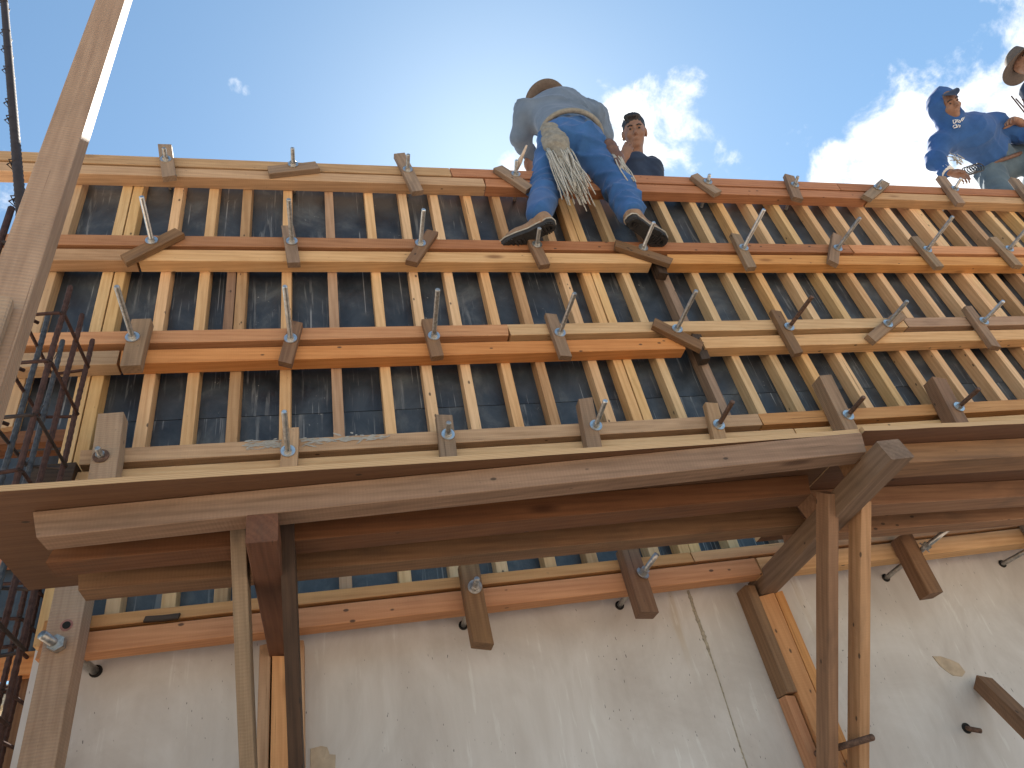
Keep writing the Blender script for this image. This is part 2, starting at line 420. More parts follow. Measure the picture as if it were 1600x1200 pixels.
# cast concrete wall below, with its fin at the board joint, tie holes and peeled patches
conc = thing('concrete_wall', 'pale smooth cast concrete wall below the timber formwork', 'wall', (2.0, 2.4, 0))
def cwall():
    bm = bmesh.new(); bmesh.ops.create_cube(bm, size=1)
    for v in bm.verts: v.co = Vector((2.12+v.co.x*5.96, YC+.125+v.co.y*.25, Z(.93)/2-.06+v.co.z*(Z(.93)+.12)))
    me = bpy.data.meshes.new('wall_body'); bm.to_mesh(me); bm.free(); return me
link('wall_body', cwall(), M_CONC, conc)
def fin(x0, z0, z1, wamp, name='cement_seam'):
    n = 220; vs_, fs = [], []
    for i in range(n):
        t = i/(n-1); z = z0+(z1-z0)*t
        c = x0+.007*mnoise.noise(Vector((3.1, z*3, x0)))
        bul = max(0, mnoise.noise(Vector((x0, 7.7, z*4.2))))
        w = (.004+wamp*bul**1.1)*(.5+1.0*abs(mnoise.noise(Vector((z*60, 1, 2)))))
        w2 = (.004+wamp*bul**1.1)*(.5+1.0*abs(mnoise.noise(Vector((z*70, 5, 2)))))
        d = .003+.004*abs(mnoise.noise(Vector((z*55, 9, 1))))
        vs_ += [(c-w, YC+.001, z), (c-w*.4, YC-d*.8, z), (c+w2*.3, YC-d, z), (c+w2, YC+.001, z)]
        if i:
            a = (i-1)*4
            for j in range(3): fs.append((a+j, a+j+1, a+j+5, a+j+4))
    me = bpy.data.meshes.new(name); me.from_pydata(vs_, [], fs); me.update()
    return link(name, me, M_FIN, conc)
fin(1.200, .6, Z(.80), .040)
fin(3.42, .6, Z(.80), .014)
def patch(px, py, pts, name='peeled_patch'):
    c = onY(px, py, YC)
    vs_ = [(0, -.0035, 0)]+[(a, -.003+.0015*(k % 2), b) for k, (a, b) in enumerate(pts)]+[(a*1.03, .002, b*1.03) for (a, b) in pts]
    n = len(pts)
    fs = [(0, 1+(k+1) % n, 1+k) for k in range(n)]+[(1+k, 1+(k+1) % n, 1+n+(k+1) % n, 1+n+k) for k in range(n)]
    me = bpy.data.meshes.new(name); me.from_pydata(vs_, [], fs); me.update()
    return link(name, me, M_PAPER, conc, Matrix.Translation(c))
patch(505, 1190, [(-.035, -.05), (.03, -.055), (.034, .012), (.018, .016), (.012, .035), (-.005, .041), (-.034, .038)])
patch(1482, 1040, [(-.045, .038), (-.012, .034), (.022, .016), (.045, .002), (.052, -.03), (.03, -.042), (-.004, -.034), (-.024, -.012), (-.036, .006)])

# a neighbouring building seen past the wall's left end
nb = thing('rendered_house', 'cream rendered house far behind the rebar cage', 'house', (-5.2, 9.5, 0))
link('wall', box_mesh(5.0, 4.0, 3.9), M_WALLBG, nb, Matrix.Translation((-5.2, 9.5, 1.95)))
link('roof_slab', box_mesh(5.3, 4.3, .18), M_FIN, nb, Matrix.Translation((-5.2, 9.5, 3.99)))
for xx in (-6.4, -4.3):
    wn = link('window', box_mesh(.95, .06, 1.1), M_HOLE, nb, Matrix.Translation((xx, 7.49, 1.6)))
    link('sill', box_mesh(1.1, .12, .06), M_CONC, wn, Matrix.Translation((xx, 7.44, 1.02)))

# ------------------------------------------------------------------ the formwork wall
fwk = thing('formwork_wall', 'tall timber formwork wall of studs, double wales and black plywood', 'formwork', (1.5, 2.3, Z(.775)))
STUDS = [-.67, -.52, -.372, -.19, -.003, .183, .352, .51, .68, .83, 1.078-.08, 1.381-.0, 1.582, 1.753, 1.944, 2.117, 2.297, 2.472, 2.663, 2.852, 3.051, 3.233, 3.611, 3.798, 3.985, 4.17, 4.36, 4.55, 4.74, 4.93]
STUDS[10] = 1.062
DOUBLES = [-.882, 1.182, 3.411]
SW = .040
ZB, ZT = Z(.835), Z(3.05)
stud_mats = [M_PALE, M_PALE, M_PALE, M_PALE, M_TAN]
def stud(x, z0, z1, mat=None, w=SW):
    x += random.uniform(-.003, .003)
    timber('stud', (x+w/2, YS+SD/2, z0), (x+w/2, YS+SD/2, z1), SD-.001, w, (1, 0, 0), mat or random.choice(stud_mats), fwk, bow=.002)
for i, x in enumerate(STUDS):
    stud(x, ZB, ZT, {-.19: M_PALE, 1.582: M_GREY, -.372: M_TAN}.get(x))
for x in DOUBLES:
    stud(x-.001, ZB if x > 0 else Z(1.36), ZT, M_PALE); stud(x+.041, ZB, ZT, M_PALE)
stud(-1.09, Z(1.60), ZT, M_TAN); stud(-1.26, Z(2.40), ZT, M_PALE)
stud(-.372-.043, Z(1.995), Z(2.43), M_BROWN, .036)

def sheet(x0, x1, z0, z1, t=.0125, name='plywood_sheet'):
    me = box_mesh(x1-x0, t, z1-z0)
    return link(name, me, M_BLACK, fwk, Matrix.Translation(((x0+x1)/2, YP+t/2+random.uniform(0, .0006), (z0+z1)/2)))
SEAM = Z(1.645)
for (a, b_) in ((-.842, 1.221), (1.224, 3.450), (3.453, 5.2)):
    sheet(a, b_, SEAM+.0015, Z(3.04)); sheet(a, b_, Z(.845), SEAM-.0015)
sheet(-1.07, -.845, Z(1.55), Z(3.04))
timber('bottom_plate', (-1.40, YS+.07, Z(1.575)), (-.89, YS+.07, Z(1.575)), .09, .05, (0, 0, 1), M_REDBEAM, fwk)

rt = thing('return_panel', 'dark plywood panel with orange boards behind the rebar cage', 'panel', (-1.3, 2.5, 0))
link('plywood_sheet', box_mesh(.90, .0125, .95), M_BLACK, rt, Matrix.Translation((-1.34, 2.46, Z(1.33))))
timber('edge_board', (-1.80, 2.43, Z(.87)), (-.885, 2.43, Z(.87)), .04, .07, (0, 0, 1), M_ORANGE, rt)
timber('edge_board', (-1.80, 2.43, Z(1.23)), (-.885, 2.43, Z(1.23)), .04, .06, (0, 0, 1), M_RED, rt)
for xx in (-1.75, -.93): timber('leg', (xx, 2.49, -.05), (xx, 2.49, Z(1.78)), .045, .05, (1, 0, 0), M_BROWN, rt)
def wale(x0, x1, z0, z1, mat, dy=0.0):
    h = z1-z0
    timber('wale', (x0, YS-WT/2-.0006+dy, (z0+z1)/2), (x1, YS-WT/2-.0006+dy, (z0+z1)/2), WT-.001, h, (0, 0, 1), mat, fwk, ch=.0014, bow=.0015, rings=4)
def X_at(px, py): return onY(px, py, YW).x
# row: (upper z0,z1), (lower z0,z1), upper pieces, lower pieces  (pieces: x start, x end, material)
rows = [
 ((2.997, 3.064), (2.921, 2.984), [(-1.9, X_at(702, 262), M_TAN), (X_at(703.5, 262), X_at(1305, 285), M_RED), (X_at(1306, 285), 5.1, M_RED)],
                                  [(-1.9, X_at(756, 283), M_TAN), (X_at(758, 283), X_at(1358, 312), M_RED), (X_at(1361, 312), 5.1, M_TAN)]),
 ((2.448, 2.512), (2.356, 2.424), [(-1.75, X_at(648, 378), M_RED), (X_at(649, 378), X_at(1331, 392), M_RED), (X_at(1333, 392), 5.1, M_ORANGE)],
                                  [(-1.75, X_at(214, 402), M_TAN), (X_at(215.5, 402), X_at(1018, 408), M_PALE), (X_at(1046, 408), 5.1, M_ORANGE)]),
 ((1.911, 1.973), (1.811, 1.877), [(-1.16, X_at(795, 520), M_ORANGE), (X_at(796.5, 520), X_at(1413, 503), M_PALE), (X_at(1415, 503), 5.1, M_TAN)],
                                  [(-1.20, X_at(185, 555), M_TAN), (X_at(189, 555), X_at(1072, 545), M_ORANGE), (X_at(1096, 530), 5.1, M_PALE)]),
 ((1.392, 1.449), (1.308, 1.366), [(-.80, X_at(1190, 660), M_TAN), (X_at(1191.5, 660), 5.1, M_ORANGE)], [(-.80, X_at(1250, 690), M_PALE), (X_at(1252, 690), 5.1, M_PALE)]),
 ((.848, .884), (.777, .838), [(-.80, X_at(1080, 868), M_ORANGE), (X_at(1082, 868), 5.1, M_ORANGE)], [(-.80, X_at(1187, 890), M_ORANGE), (X_at(1190, 890), 5.1, M_PALE)]),
]
for (u, l, up, lp) in rows:
    for (a, b_, m) in up: wale(a, b_, Z(u[0]), Z(u[1]), m)
    for (a, b_, m) in lp: wale(a, b_, Z(l[0]), Z(l[1]), m)
# scrap block on the end of the fourth row, loose scrap on the fifth, scrap nailed between studs
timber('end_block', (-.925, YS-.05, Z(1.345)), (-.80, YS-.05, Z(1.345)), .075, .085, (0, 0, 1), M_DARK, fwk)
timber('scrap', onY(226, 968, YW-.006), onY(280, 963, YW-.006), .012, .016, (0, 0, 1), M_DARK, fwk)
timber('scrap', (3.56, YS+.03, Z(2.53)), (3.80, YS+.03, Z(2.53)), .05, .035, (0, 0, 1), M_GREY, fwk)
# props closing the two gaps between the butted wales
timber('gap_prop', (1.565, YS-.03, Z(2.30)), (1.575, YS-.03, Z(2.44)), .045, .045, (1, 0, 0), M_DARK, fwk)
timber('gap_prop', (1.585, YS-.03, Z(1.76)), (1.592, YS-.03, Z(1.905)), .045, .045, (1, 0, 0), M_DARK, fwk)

# ------------------------------------------------------------------ tie clamps
ROWN = {1: 'top', 2: 'second', 3: 'third', 4: 'fourth', 5: 'lowest'}
ORD = ['first', 'second', 'third', 'fourth', 'fifth', 'sixth', 'seventh', 'eighth', 'ninth']
WASH = None
def washer_mesh(r=.024, ri=.009, t=.004, seg=20):
    vs_, fs = [], []
    for (rr, z) in ((ri, 0), (r, 0), (r, t), (ri, t)):
        for j in range(seg):
            a = 2*math.pi*j/seg; vs_.append((rr*math.cos(a), rr*math.sin(a), z))
    for k in range(4):
        for j in range(seg):
            fs.append((k*seg+j, k*seg+(j+1) % seg, ((k+1) % 4)*seg+(j+1) % seg, ((k+1) % 4)*seg+j))
    me = bpy.data.meshes.new('washer'); me.from_pydata(vs_, [], fs); me.update()
    bm = bmesh.new(); bm.from_mesh(me); bmesh.ops.recalc_face_normals(bm, faces=bm.faces); bm.to_mesh(me); bm.free(); return me
def nut_mesh(r=.014, t=.012, seg=6):
    bm = bmesh.new(); bmesh.ops.create_cone(bm, cap_ends=True, segments=seg, radius1=r, radius2=r, depth=t)
    bmesh.ops.translate(bm, verts=bm.verts, vec=(0, 0, t/2))
    me = bpy.data.meshes.new('nut'); bm.to_mesh(me); bm.free(); return me
def rod_mesh(ln, r=.0096, thread=True, pitch=.0042):
    n = max(4, int(ln/pitch*2)); path = [(0, 0, ln*i/(n-1)) for i in range(n)]
    rad = [r*(1 if i % 2 else .90) for i in range(n)]; rad[-1] = r*.75
    return tube_mesh(path, r, seg=10, radii=rad)
M_WASH, M_WASHD, M_NUT = washer_mesh(), washer_mesh(), nut_mesh()
def clamp(row, idx, a, b, base, tip, w=.052, th=.030, mat=None, rodmat=None, wash=None, yfront=None, extra='', back=.16, tip_len=None, hole=None):
    mat = mat or random.choice([M_GREY, M_GREY, M_BROWN])
    yb = yfront or YW-.0025
    yc = yb-th/2; yf = yb-th
    A, B, P = onY(a[0], a[1], yf), onY(b[0], b[1], yf), onY(base[0], base[1], yf)
    A.y = B.y = yc
    lab = f'{extra or "wooden tie clamp"} on the {ROWN[row]} wale row, {ORD[idx]} from the tall post'
    th_ = thing('tie_clamp', lab, 'clamp', (P.x, yb, P.z), 'clamp blocks bolted across the wales')
    timber('block', A, B, th-.001, w, Vector((B.z-A.z, 0, A.x-B.x)), mat, th_, ch=.0018, skew=.006)
    # rod: length from the tip pixel
    if tip_len is None:
        best = (1e9, .1)
        for k in range(5, 400):
            q = Vector((P.x, yf-k*.001, P.z)); d = q-C0; zz = d.dot(fw)
            x_, y_ = 800+F_PX*d.dot(RT)/zz, 600-F_PX*d.dot(UP)/zz
            e = math.hypot(x_-tip[0], y_-tip[1])
            if e < best[0]: best = (e, k*.001)
        tip_len = best[1]
    dirv = Vector((random.uniform(-.035, .035), -1, random.uniform(-.03, .03))).normalized()
    if tip and hole is None:
        dt = ray(*tip); q = C0+dt*((yf-tip_len)/dt.y); dirv = (q-Vector((P.x, yf, P.z))).normalized()
    bk = back
    M = dirv.to_track_quat('Z', 'Y').to_matrix().to_4x4()
    st = Vector((P.x, yf, P.z))
    rm = rodmat or random.choice([M_STEEL, M_ZINC, M_STEEL])
    link('rod', rod_mesh(tip_len+bk), rm, th_, Matrix.Translation(st-dirv*bk) @ M, smooth=False)
    Mw = Matrix.Rotation(math.pi/2, 4, 'X')
    link('washer', M_WASH if (wash or M_ZINC) is M_ZINC else M_WASHD, wash or M_ZINC, th_, Matrix.Translation(st+Vector((0, -.0005, 0))) @ Mw, smooth=False)
    link('nut', M_NUT, M_STEEL, th_, Matrix.Translation(st+Vector((0, -.0047, 0))) @ Mw)
    return th_
M_SLEEVE = simple('pale_plastic', (.62, .50, .40), .6, 0, .2, 40, .1)
M_WASH.materials.append(M_ZINC); M_WASHD.materials.append(M_RUSTROD); M_NUT.materials.append(M_STEEL)

R1 = [((257, 225), (264, 275), (259, 249), (256, 231)), ((419, 265), (496, 257), (458, 257), (457, 231)), ((624, 239), (653, 298), (637, 265), (638, 241)), ((778, 260), (828, 293), (806, 272), (807, 250)),
      ((1085, 272), (1123, 300), (1106, 284), (1109, 272)), ((1234, 273), (1248, 309), (1242, 289), (1247, 275)), ((1384, 283), (1356, 307), (1371, 293), (1379, 281)), ((1472, 275), (1503, 317), (1492, 295), (1502, 278)), ((1586, 278), (1618, 318), (1606, 296), (1618, 280))]
for i, c in enumerate(R1):
    cl_ = clamp(1, i, *c, w=.058, mat=[M_GREY, M_GREY, M_GREY, M_GREY, M_GREY, M_GREY, M_GREY, M_GREY, M_GREY][i], wash=M_WASHD and M_ZINC)
    if i == 3:
        yq = YW-.0325
        p_, q_ = onY(807, 264, yq-.03), onY(823, 227, yq-.15)
        tube('plastic_sleeve', [p_, p_.lerp(q_, .35), p_.lerp(q_, .6), q_], .012, M_SLEEVE, cl_, seg=10, radii=[.011, .0135, .008, .005])
R2 = [((280, 360), (192, 404), (237, 376), (221, 307)), ((449, 352), (459, 410), (456, 377), (451, 311)), ((676, 360), (643, 408), (657, 380), (662, 327)), ((833, 374), (852, 413), (839, 382), (843, 356)),
      ((962, 379), (1050, 408), (1005, 387), (1022, 347)), ((1150, 365), (1176, 417), (1162, 387), (1194, 327)), ((1309, 366), (1303, 409), (1309, 388), (1344, 340)), ((1429, 369), (1470, 416), (1449, 390), (1489, 338)), ((1552, 370), (1593, 414), (1577, 389), (1606, 355))]
for i, c in enumerate(R2): clamp(2, i, *c, mat=[M_BROWN, M_GREY, M_BROWN, M_BROWN, M_BROWN, M_GREY, M_GREY, M_GREY, M_GREY][i], rodmat=[M_ZINC, M_STEEL, M_ZINC, M_STEEL, M_ZINC, M_ZINC, M_STEEL, M_STEEL, M_STEEL][i])
R3 = [((221, 498), (203, 571), (207, 527), (182, 447)), ((463, 502), (445, 566), (454, 529), (445, 447)), ((668, 498), (684, 556), (678, 525), (684, 452)), ((861, 490), (885, 556), (875, 520), (898, 458)),
      ((1022, 502), (1098, 540), (1058, 514), (1088, 454)), ((1213, 485), (1249, 551), (1233, 511), (1269, 463)), ((1410, 489), (1362, 528), (1387, 506), (1418, 470)), ((1513, 478), (1558, 541), (1537, 502), (1568, 470))]
for i, c in enumerate(R3): clamp(3, i, *c, w=[.066, .05, .05, .05, .052, .05, .052, .05][i], th=[.045, .03, .03, .03, .03, .03, .03, .03][i], mat=[M_GREY, M_BROWN, M_BROWN, M_GREY, M_BROWN, M_BROWN, M_GREY, M_GREY][i], rodmat=[M_STEEL, M_ZINC, M_STEEL, M_STEEL, M_STEEL, M_RUSTROD, M_STEEL, M_ZINC][i])
R4 = [((173, 645), (156, 765), (158, 713), (152, 700)), ((454, 668), (450, 740), (450, 705), (444, 643)), ((694, 648), (702, 716), (700, 679), (701, 660)), ((915, 622), (930, 700), (931, 665), (946, 626)), ((1112, 629), (1127, 688), (1123, 664), (1145, 627)),
      ((1290, 586), (1334, 676), (1325, 649), (1350, 620)), ((1468, 590), (1507, 664), (1498, 636), (1530, 607))]
for i, c in enumerate(R4): clamp(4, i, *c, w=[.078, .055, .06, .058, .055, .062, .066][i], th=[.06, .03, .035, .05, .032, .07, .07][i], mat=[M_POST, M_TAN, M_GREY, M_GREY, M_TAN, M_GREY, M_BROWN][i],
                                wash=[M_RUSTROD, M_ZINC, M_ZINC, M_ZINC, M_ZINC, M_ZINC, M_ZINC][i], rodmat=[M_STEEL, M_ZINC, M_STEEL, M_ZINC, M_RUSTROD, M_RUSTROD, M_RUSTROD][i], extra=['thick pale clamp, rusty washer,', '', '', 'split thick clamp', '', 'thick dark clamp, rusty rod,', 'thick brown clamp, rusty rod,'][i])
# lowest row: hanging square timbers with rods running back into holes in the concrete
def hang_clamp(idx, a, b, nut, hole, tip, th=.062, w=.06, mat=M_BROWN, lab=''):
    yf = YW-.0025-th
    A, B = onY(*a, yf), onY(*b, yf); A.y = B.y = yf+th/2
    P = onY(*nut, yf); H = onY(*hole, YC)
    t = thing('tie_clamp', lab, 'clamp', (P.x, YW, P.z), 'square timbers hanging from the lowest wales')
    timber('block', A, B, th-.001, w, Vector((B.z-A.z, 0, A.x-B.x)), mat, t, ch=.003, skew=.008)
    d = (P-H).normalized(); T = P+d*.085 if tip is None else C0+ray(*tip)*((P.y-.08)/ray(*tip).y)
    d2 = (T-P).normalized()
    tube('rod', [H+d*-.05, H+d*.02, P, T], .009, M_STEEL, t, seg=10)
    Mw = Matrix.Translation(P) @ d2.to_track_quat('Z', 'Y').to_matrix().to_4x4()
    link('washer', washer_mesh(.022), M_STEEL, t, Mw); link('nut', nut_mesh(.015, .016), M_STEEL, t, Matrix.Translation(d2*.0045) @ Mw)
    link('tie_hole', nut_mesh(.016, .003, 14), M_HOLE, conc, Matrix.Translation(H+Vector((0, .0005, 0))) @ Matrix.Rotation(math.pi/2, 4, 'X'))
    return t
hang_clamp(1, (733, 876), (756, 1004), (742, 917), (724, 977), (745, 905), lab='brown square timber on the lowest wale, short bolt, beside the nearly black brace')
hang_clamp(2, (984, 855), (1016, 956), (1004, 896), (968, 946), (1026, 866), mat=M_BROWN, lab='brown square timber on the lowest wale next to the cement seam, tilted bolt')
hang_clamp(3, (1416, 835), (1464, 926), (1444, 856), (1384, 903), (1482, 826), mat=M_BROWN, lab='brown square timber on the lowest wale beyond the doubled sawn braces, bright bolt')
hang_clamp(4, (1620, 812), (1668, 890), (1650, 836), (1566, 881), (1690, 808), mat=M_GREY, lab='grey timber clamp at the far end of the lowest wale, zinc rod')
# the strongback at the wall's left end
sb = thing('strongback_post', 'pale upright timber clamped to the wall end beside the rebar cage', 'timber', (-.83, 2.1, 0))
sy = YW-.0025-.075/2
ps = [onY(115, 926, sy-.0375), onY(60, 1200, sy-.0375)]
xx = (onY(112, 930, sy-.0375).x+onY(62, 1150, sy-.0375).x)/2
timber('post', (xx, sy, -.05), (xx, sy, Z(.955)), .074, .082, (1, 0, 0), M_POST, sb)
P = onY(70, 1000, sy-.038); tube('rod', [onY(66, 992, sy-.10), onY(90, 1008, sy-.04), onY(100, 1015, sy), onY(148, 1048, YC), onY(150, 1049, YC+.05)], .0125, M_STEEL, sb, seg=10)
link('nut', nut_mesh(.022, .022), M_STEEL, sb, Matrix.Translation(onY(91, 1008, sy-.039)) @ Matrix.Rotation(math.pi/2, 4, 'X'))
link('tie_hole', nut_mesh(.018, .003, 14), M_HOLE, conc, Matrix.Translation(onY(150, 1049, YC+.0005)) @ Matrix.Rotation(math.pi/2, 4, 'X'))
# bolts left in the concrete lower down and the prop leaning there
for (h, tp, r, m, lb) in (((1316, 1166), (1363, 1152), .0095, M_RUSTROD, 'rusty rod sticking out of the concrete beside the doubled braces'), ((1510, 1138), (1532, 1142), .008, M_DARK, 'short dark bolt left in its hole below the loose prop')):
    if r > .009:
        P1, T = onY(*h, 2.10), onY(*tp, 1.97); H = P1+(P1-T)*((YC-P1.y)/(P1.y-T.y))
    else:
        H = onY(*h, YC); T = C0+ray(*tp)*((YC-.05)/ray(*tp).y)
    t = thing('tie_bolt', lb, 'bolt', H)
    tube('rod', [H+(H-T).normalized()*.04, H, T], r, M_RUSTROD, t, seg=10)
    link('tie_hole', nut_mesh(.017, .003, 14), M_HOLE, conc, Matrix.Translation(H+Vector((0, .0005, 0))) @ Matrix.Rotation(math.pi/2, 4, 'X'))
pr = thing('timber_prop', 'short brown timber leaning on the concrete near the peeled patch', 'timber', (2.6, 2.0, 0))
a = onY(1536, 1068, YC-.03); d = (onY(1620, 1150, YC-.22)-a).normalized()
timber('prop_board', a, a+d*((a.z-0.0)/abs(d.z)), .055, .05, (0, -1, .3), M_BROWN, pr)

# dried cement smeared along the fourth row's upper wale
def smear(px0, px1, py0, py1, n, hgt, name='cement_smear'):
    vs_, fs = [], []
    for k in range(n):
        f = random.random(); px = px0+(px1-px0)*f; c = onY(px, py0+(py1-py0)*f+random.gauss(0, hgt), YW-.0022)
        ln, wd, an = random.uniform(.006, .03), random.uniform(.0015, .005), random.gauss(.05, .25); m_ = random.randint(5, 7); b0 = len(vs_)
        for q in range(m_):
            a_ = 2*math.pi*q/m_; rr = random.uniform(.55, 1)
            u, v = ln*rr*math.cos(a_), wd*rr*math.sin(a_)
            vs_.append((c.x+u*math.cos(an)-v*math.sin(an), c.y-random.uniform(0, .0008), c.z+u*math.sin(an)+v*math.cos(an)))
        fs.append(tuple(range(b0, b0+m_)))
    me = bpy.data.meshes.new(name); me.from_pydata(vs_, [], fs); me.update()
    tag(link(name, me, M_SMEAR, fwk), kind='stuff')
M_SMEAR = simple('dried_cement', (.40, .37, .32), .9, 0, .2, 60, .4)
smear(385, 445, 697, 694, 70, 3.0); smear(470, 605, 690, 682, 90, 2.6)
link('bolt_hole', nut_mesh(.010, .003, 12), M_HOLE, sb, Matrix.Translation(onY(104, 977, sy-.0378)) @ Matrix.Rotation(math.pi/2, 4, 'X'))
M_REDPAINT = simple('red_marking_chalk', (.36, .17, .14), .9, 0, .3, 80, .2)
link('paint_mark', washer_mesh(.016, .0102, .0008, 14), M_REDPAINT, sb, Matrix.Translation(onY(104, 977, sy-.0372)) @ Matrix.Rotation(math.pi/2, 4, 'X'))

# ------------------------------------------------------------------ scaffold brackets and decks
def bracket(name_lab, x0, x1, ynear, lab, braces, post, cl, arm_mat, arm_top_mats):
    t = thing('scaffold_bracket', lab, 'bracket', ((x0+x1)/2, 2.2, 0), 'brackets under the working platform')
    zb = Z(.731); s = .066
    timber('arm', (x0+.0, YC-.006, zb+s/2), (x1, ynear, zb+s/2), s, s, (0, 0, 1), arm_mat, t, ch=.0025, skew=.01, rings=4)
    return t, zb
# right bracket
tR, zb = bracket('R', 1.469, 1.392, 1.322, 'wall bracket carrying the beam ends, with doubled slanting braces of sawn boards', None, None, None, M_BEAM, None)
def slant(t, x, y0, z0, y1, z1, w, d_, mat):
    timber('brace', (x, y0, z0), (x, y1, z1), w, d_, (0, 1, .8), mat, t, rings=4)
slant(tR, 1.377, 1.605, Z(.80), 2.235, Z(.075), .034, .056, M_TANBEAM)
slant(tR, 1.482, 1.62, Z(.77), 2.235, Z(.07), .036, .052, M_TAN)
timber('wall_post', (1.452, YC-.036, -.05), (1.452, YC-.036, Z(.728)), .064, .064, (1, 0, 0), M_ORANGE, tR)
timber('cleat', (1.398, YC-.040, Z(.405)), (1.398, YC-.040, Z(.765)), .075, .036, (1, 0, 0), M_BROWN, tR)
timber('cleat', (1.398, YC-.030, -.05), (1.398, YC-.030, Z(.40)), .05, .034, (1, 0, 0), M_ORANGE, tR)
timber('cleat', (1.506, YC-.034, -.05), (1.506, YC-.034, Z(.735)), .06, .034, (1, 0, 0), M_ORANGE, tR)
# left bracket
tL, _ = bracket('L', -.179, -.160, 1.466, 'wall bracket with a split hewn arm end, one brace pale and one nearly black', None, None, None, M_REDBEAM, None)
slant(tL, -.226, 1.60, Z(.845), 2.235, Z(.02), .034, .06, M_GREY)
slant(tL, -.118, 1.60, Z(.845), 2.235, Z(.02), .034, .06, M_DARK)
timber('wall_post', (-.176, YC-.036, -.05), (-.176, YC-.036, Z(.728)), .064, .05, (1, 0, 0), M_ORANGE, tL)
timber('cleat', (-.222, YC-.034, -.05), (-.222, YC-.034, Z(.77)), .06, .032, (1, 0, 0), M_TAN, tL)
timber('cleat', (-.128, YC-.034, -.05), (-.128, YC-.034, Z(.77)), .06, .032, (1, 0, 0), M_TAN, tL)

JZ0, JZ1 = Z(.7985), Z(.862)
def deck(lab, sheets, joists, loc):
    t = thing('scaffold_platform', lab, 'platform', loc, 'working platforms along the formwork')
    for (x0, x1, y0, y1, y0b) in sheets:
        # plywood deck: plies show on the edge
        c = [(x0, y0), (x1, y0b), (x1, y1), (x0, y1)]
        tk = .015; cx, cy = (x0+x1)/2, (y0+y1)/2
        n = 24; vs_, fs = [], []
        for k in range(n+1):
            f = k/n; x = x0+(x1-x0)*f; yf = y0+(y0b-y0)*f+.0025*mnoise.noise(Vector((x*9, 2, 1)))
            sag = .0015*math.sin(f*math.pi*2.3)
            for (yy, zz) in ((yf, JZ1+.001+sag), (yf+.001, JZ1+.001+tk+sag), (y1, JZ1+.001+tk), (y1, JZ1+.001)):
                vs_.append((x-cx, yy-cy, zz-JZ1))
            if k:
                a = (k-1)*4
                for j in range(4): fs.append((a+j, a+(j+1) % 4, a+4+(j+1) % 4, a+4+j))
        fs += [(3, 2, 1, 0), (n*4, n*4+1, n*4+2, n*4+3)]
        me = bpy.data.meshes.new('deck_sheet'); me.from_pydata(vs_, [], fs); me.update()
        bm = bmesh.new(); bm.from_mesh(me); bmesh.ops.recalc_face_normals(bm, faces=bm.faces); bm.to_mesh(me); bm.free()
        me.materials.append(M_PLYEDGE); me.materials.append(M_PLYLAYER)
        for p in me.polygons:
            if p.normal.y < -.7 or abs(p.normal.x) > .7: p.material_index = 1
        o = link('deck_sheet', me, None, t, Matrix.Translation((cx, cy, JZ1)))
    for (p, q, w, mat, dz) in joists:
        timber('joist', (p[0], p[1], (JZ0+JZ1)/2+dz), (q[0], q[1], (JZ0+JZ1)/2+dz), w, JZ1-JZ0-.001, (0, 0, 1), mat, t, ch=.0014, bow=.0012, rings=5, skew=.01)
    return t
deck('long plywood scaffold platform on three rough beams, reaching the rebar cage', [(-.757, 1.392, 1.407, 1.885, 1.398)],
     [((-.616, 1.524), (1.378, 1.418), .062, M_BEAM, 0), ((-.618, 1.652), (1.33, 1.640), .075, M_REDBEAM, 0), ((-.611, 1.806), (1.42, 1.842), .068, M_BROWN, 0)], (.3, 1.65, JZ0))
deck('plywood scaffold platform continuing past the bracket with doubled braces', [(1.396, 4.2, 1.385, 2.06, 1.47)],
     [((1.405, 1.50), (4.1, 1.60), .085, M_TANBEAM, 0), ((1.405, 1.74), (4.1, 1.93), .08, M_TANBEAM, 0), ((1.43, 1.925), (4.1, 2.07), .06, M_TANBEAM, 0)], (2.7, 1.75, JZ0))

# ------------------------------------------------------------------ tall post, left
pd = 1.5
pc = (at(66, 310, pd*1.19)); 
top = onZ(177, 0, 4.05)
def fit_post():
    # vertical post whose centre projects onto the photographed one at the frame's top and half way down
    best = None
    for k in range(80, 140):
        y = k*.01
        a = onY(177, 0, y); b_ = onY(45, 400, y)
        e = abs(a.x-b_.x)
        if best is None or e < best[0]: best = (e, y, (a.x+b_.x)/2)
    return best
py_ = 1.02
ta, tb = onY(180, 0, py_), onY(44, 400, py_)
axis = (ta-tb).normalized()
tp = thing('timber_post', 'tall rough-sawn timber post rising above the wall beside the rebar', 'post', (tb.x, py_, 0))
base = tb-axis*(tb.z/axis.z)
rotu = Vector((.985, .17, 0))
timber('post', base, ta+axis*.6, .060, .064, rotu, M_POST, tp, rings=9, bow=.004, ch=.0015)
s1 = tb-axis*.16
timber('splice_board', s1-axis*.9+Vector((-.004, -.046, 0)), s1+Vector((-.004, -.046, 0)), .022, .056, rotu, M_POST, tp, ch=.003)

